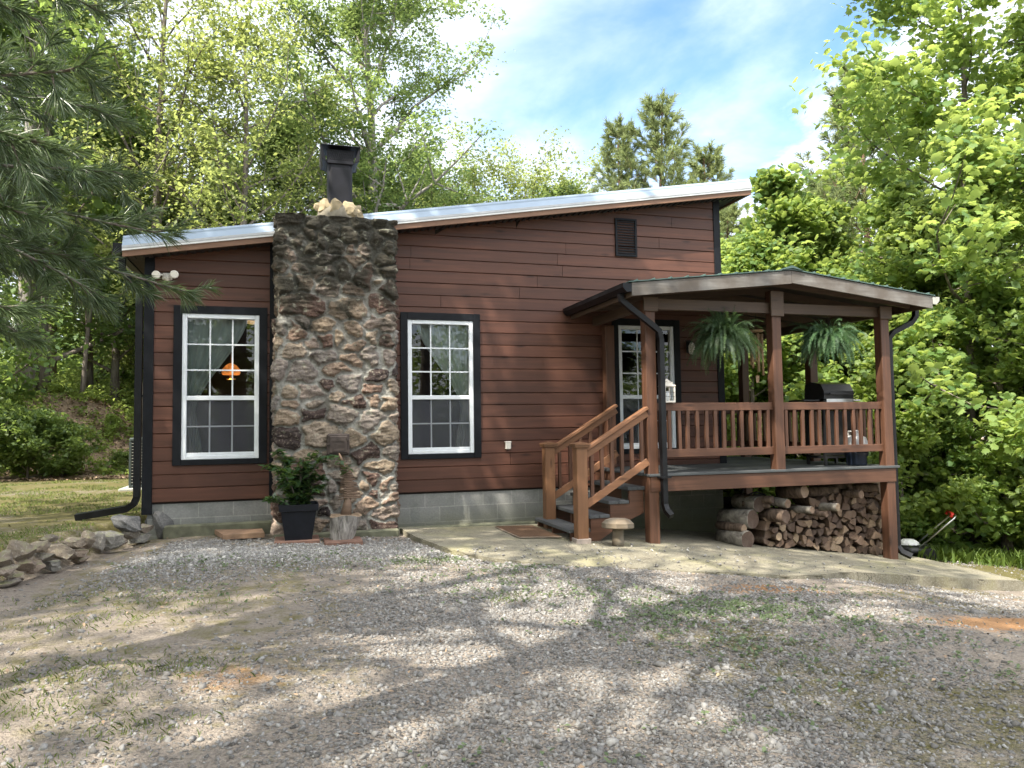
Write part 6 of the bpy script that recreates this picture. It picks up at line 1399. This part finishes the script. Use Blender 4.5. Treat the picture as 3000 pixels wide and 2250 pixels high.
def cover():
    rng = np.random.RandomState(71)
    # tufts over the left of the drive
    cx = []; 
    for (px, py, sp, n) in [(-1.35, -4.2, .3, 500), (-1.1, -5.3, .32, 800), (-1.25, -5.8, .3, 700), (-.55, -5.35, .16, 320), (-.65, -6.15, .14, 260), (-1.2, -6.6, .3, 700), (-1.0, -3.6, .3, 260), (-1.6, -3.2, .4, 400), (1.75, -4.15, .18, 380), (1.55, -2.5, .3, 200), (-.7, -4.0, .4, 240), (.2, -2.2, .5, 220), (1.3, -2.6, .35, 240), (2.1, -3.3, .3, 220), (-.85, -7.0, .2, 300), (-.2, -3.0, .5, 200)]:
        cx.append(np.stack([rng.normal(px, sp, n), rng.normal(py, sp * .6, n)], 1))
    P = np.concatenate(cx); P = P[rng.rand(len(P)) < .6]; x, y = P.T; blades('grass', x, y, rng.uniform(.010, .038, len(x)), rng, .0024, lean=1.5)
    n = 42000; x = rng.uniform(-7, -1.6, n); y = rng.uniform(-3, 10, n); k = (x < wall_line(y) - .15) & in_view(x, y) & (fbm(x * 1.3, y * 1.3, 91, 3) > .42); x, y = x[k], y[k]
    blades('lawn_grass', x, y, rng.uniform(.012, .045, len(x)), rng, .004, lean=1.2)
    n = 20000; x = rng.uniform(8.9, 17, n); y = rng.uniform(-3.2, 2.4, n); d = y - (-.35 - (x - 9.6) * .42); k = (d > -.1) & (d < 1.2) & (x > 9.6) & (rng.rand(n) < 1.2 - .5 * d); x, y = x[k], y[k]
    blades('verge_grass', x, y, rng.uniform(.07, .27, len(x)), rng, .010, lean=1.0, mat='verge_blade')
    n = 5200; x = rng.uniform(8.7, 12, n); y = rng.uniform(-4, -.4, n); k = fbm(x * 1.4, y * 1.4, 15, 3) > .52; blades('short_grass', x[k], y[k], rng.uniform(.01, .035, k.sum()), rng, .004, lean=1.2)
    # broad leaved weeds creeping over the gravel
    cl = [(3.05, -4.75, .38, 260), (3.6, -4.9, .35, 240), (2.55, -5.15, .35, 200), (3.9, -5.3, .3, 120), (2.9, -5.7, .3, 130), (4.2, -5.75, .4, 110), (3.2, -6.3, .5, 90), (4.9, -4.3, .4, 70), (1.5, -3.6, .5, 110), (2.4, -4.2, .4, 120), (.5, -2.3, .6, 130), (-.9, -3.5, .4, 80), (-.8, -2.2, .4, 80), (4.3, -6.6, .5, 60), (1.4, -2.35, .25, 110), (2.2, -3.1, .25, 80), (.9, -6.9, .25, 24), (2.05, -6.9, .25, 24)]
    P = np.concatenate([np.stack([rng.normal(a, s, n), rng.normal(b, s * .55, n)], 1) for a, b, s, n in cl]); P = P[rng.rand(len(P)) < .62]; P = np.repeat(P, 4, 0) + rng.normal(0, .016, (len(P) * 4, 2)); x, y = P.T; k = ~poly_mask(x, y, PATIO); x, y = x[k], y[k]
    N = rng.normal(0, .4, (len(x), 3)); N[:, 2] += 1; V, F = leaf_quads(np.stack([x, y, gz(x, y) + rng.uniform(.006, .03, len(x))], 1), N, rng.uniform(.018, .042, len(x)), rng, width=.62)
    tag(link('weeds', np_mesh('weeds', V, F, tint=np.repeat(rng.rand(len(x)), 4)), 'weed_leaf'), kind='stuff')
    # leaf litter and twigs
    n = 9000; x = rng.uniform(-7.5, -1, n); y = rng.uniform(8.5, 15, n); N = rng.normal(0, .35, (n, 3)); N[:, 2] += 1; x2 = rng.uniform(-4, 10, 1500); y2 = rng.uniform(-8, 0, 1500); k = in_view(x2, y2)
    k &= ~poly_mask(x2, y2, PATIO)
    C = np.concatenate([np.stack([x, y, gz(x, y) + .02], 1), np.stack([x2[k], y2[k], gz(x2[k], y2[k]) + .012], 1)]); N = np.concatenate([N, rng.normal(0, .3, (k.sum(), 3)) + [0, 0, 1]]); S_ = np.concatenate([rng.uniform(.06, .13, n), rng.uniform(.018, .045, k.sum())])
    V, F = leaf_quads(C, N, S_, rng, width=.5); m, nt, b, o = new_mat('dead_leaf'); t = attr(nt, 'tint'); nt.links.new(mixc(nt, t, (.10, .07, .045), (.36, .25, .16)), b.inputs['Base Color']); b.inputs['Roughness'].default_value = .8
    tag(link('leaf_litter', np_mesh('leaf_litter', V, F, tint=np.repeat(rng.rand(len(C)), 4)), 'dead_leaf'), kind='stuff')
    # understorey of the woods: one mass of leaves behind the named trees
    def mass(name, regs, mat, leaf, kind='oak'):
        Cs = []
        for (x0, x1, y0, y1, h0, h1, n, r) in regs:
            m = n // 40; cx = rng.uniform(x0, x1, m); cy = rng.uniform(y0, y1, m); cz = gbase(cx, cy) + rng.uniform(h0, h1, m) * (rng.rand(m) ** .8)
            q = rng.normal(size=(m, 40, 3)); q /= np.linalg.norm(q, axis=2)[..., None]; q *= rng.rand(m, 40, 1) ** .5 * np.array([r, r, r * .6]); Cs.append((np.stack([cx, cy, cz], 1)[:, None] + q).reshape(-1, 3))
        C = np.concatenate(Cs); N = rng.normal(size=(len(C), 3)) * .7; N[:, 2] = abs(N[:, 2]) + .5; S_ = leaf * rng.uniform(.6, 1.3, len(C))
        if kind == 'maple': V, F = leaf_maple(C, N, S_, rng); T = np.repeat(rng.rand(len(C)), len(MAPLE) + 1)
        else: V, F = leaf_quads(C, N, S_, rng, width=.55); T = np.repeat(rng.rand(len(C)), 4)
        tag(link(name, np_mesh(name, V, F, tint=T), mat), kind='stuff')
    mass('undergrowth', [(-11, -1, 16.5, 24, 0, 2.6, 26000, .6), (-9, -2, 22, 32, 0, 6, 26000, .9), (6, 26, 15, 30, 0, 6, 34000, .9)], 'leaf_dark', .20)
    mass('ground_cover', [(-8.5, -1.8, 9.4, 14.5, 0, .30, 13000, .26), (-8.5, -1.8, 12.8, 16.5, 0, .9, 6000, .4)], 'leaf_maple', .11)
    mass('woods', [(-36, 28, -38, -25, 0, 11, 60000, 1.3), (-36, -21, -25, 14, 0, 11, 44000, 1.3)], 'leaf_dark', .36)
    mass('shrubbery', [(9.6, 16, 1.2, 8, 0, 2.0, 5200, .5), (10.6, 17, .2, 2.0, 0, 1.3, 3000, .42), (8.6, 13, 8, 13, 0, 2.6, 3200, .55), (15, 24, -2, 12, 0, 4, 8000, .7)], 'leaf_maple', .19, 'maple')
cover()
# bare trunks standing in the shade of the woods
def trunks():
    rnd = random.Random(41)
    spots = [(-5.6, 14.6, .10, 'left'), (-4.3, 16.2, .08, 'l'), (-3.0, 17.0, .11, 'l'), (-2.6, 15.9, .06, 'l'), (-6.9, 15.7, .12, 'l'), (13.2, 1.6, .07, 'r'), (14.8, 2.9, .09, 'r'), (13.9, -1.3, .08, 'r'), (11.8, 6.9, .07, 'r'), (15.6, .8, .1, 'r')]
    labs = ['thick bare trunk in the woods behind the dark bushes', 'slim bare trunk right of the thick one in the left woods', 'dark bare trunk in the woods near the cabin corner', 'thinnest bare stem in the woods beside the cabin corner', 'stout bare trunk in the woods behind the grey trunked pine', 'slim bare stem behind the grass verge on the right', 'bare trunk in the shade behind the maples right of the porch', 'bare stem at the right edge behind the grass verge', 'thin bare stem seen through the back of the porch', 'stout bare trunk deep in the shade on the right']
    for (x, y, r, s), lab in zip(spots, labs):
        z = g1(x, y); e = empty('slender_tree', (x, y, z), lab, 'tree', 'bare stems in the woods'); a = rnd.uniform(-.5, .5); b = rnd.uniform(-.4, .4); H = rnd.uniform(7, 9) if s == 'l' or s == 'left' else rnd.uniform(3.6, 4.4)
        t = MB(); t.tube([(0, 0, -.2), (a * .3, b * .3, H * .3), (a * .5, b * .8, H * .65), (a, b, H)], [r * 1.2, r, r * .75, r * .3], 8)
        for k in range(7): f = rnd.uniform(.25, .95); an = rnd.uniform(0, 6.28); L = rnd.uniform(.4, 1.3); p = Vector((a * f * .8, b * f, H * f)); t.tube([p, p + Vector((math.cos(an) * L, math.sin(an) * L, L * .4))], [r * .25, r * .08], 4)
        t.build('trunk', 'bark', e, local=True)
        rng = np.random.RandomState(int(x * 10) % 97 + 200); C = np.array([(a, b, H)]) + rng.normal(0, 1, (900, 3)) * [1.1, 1.1, .8]; N = rng.normal(size=(900, 3)); N[:, 2] = abs(N[:, 2]) + .4; V, F = leaf_quads(C, N, .2 * rng.uniform(.6, 1.3, 900), rng, width=.55)
        link('crown', np_mesh('crown', V, F, tint=np.repeat(rng.rand(900), 4)), 'leaf_oak', e)
trunks()
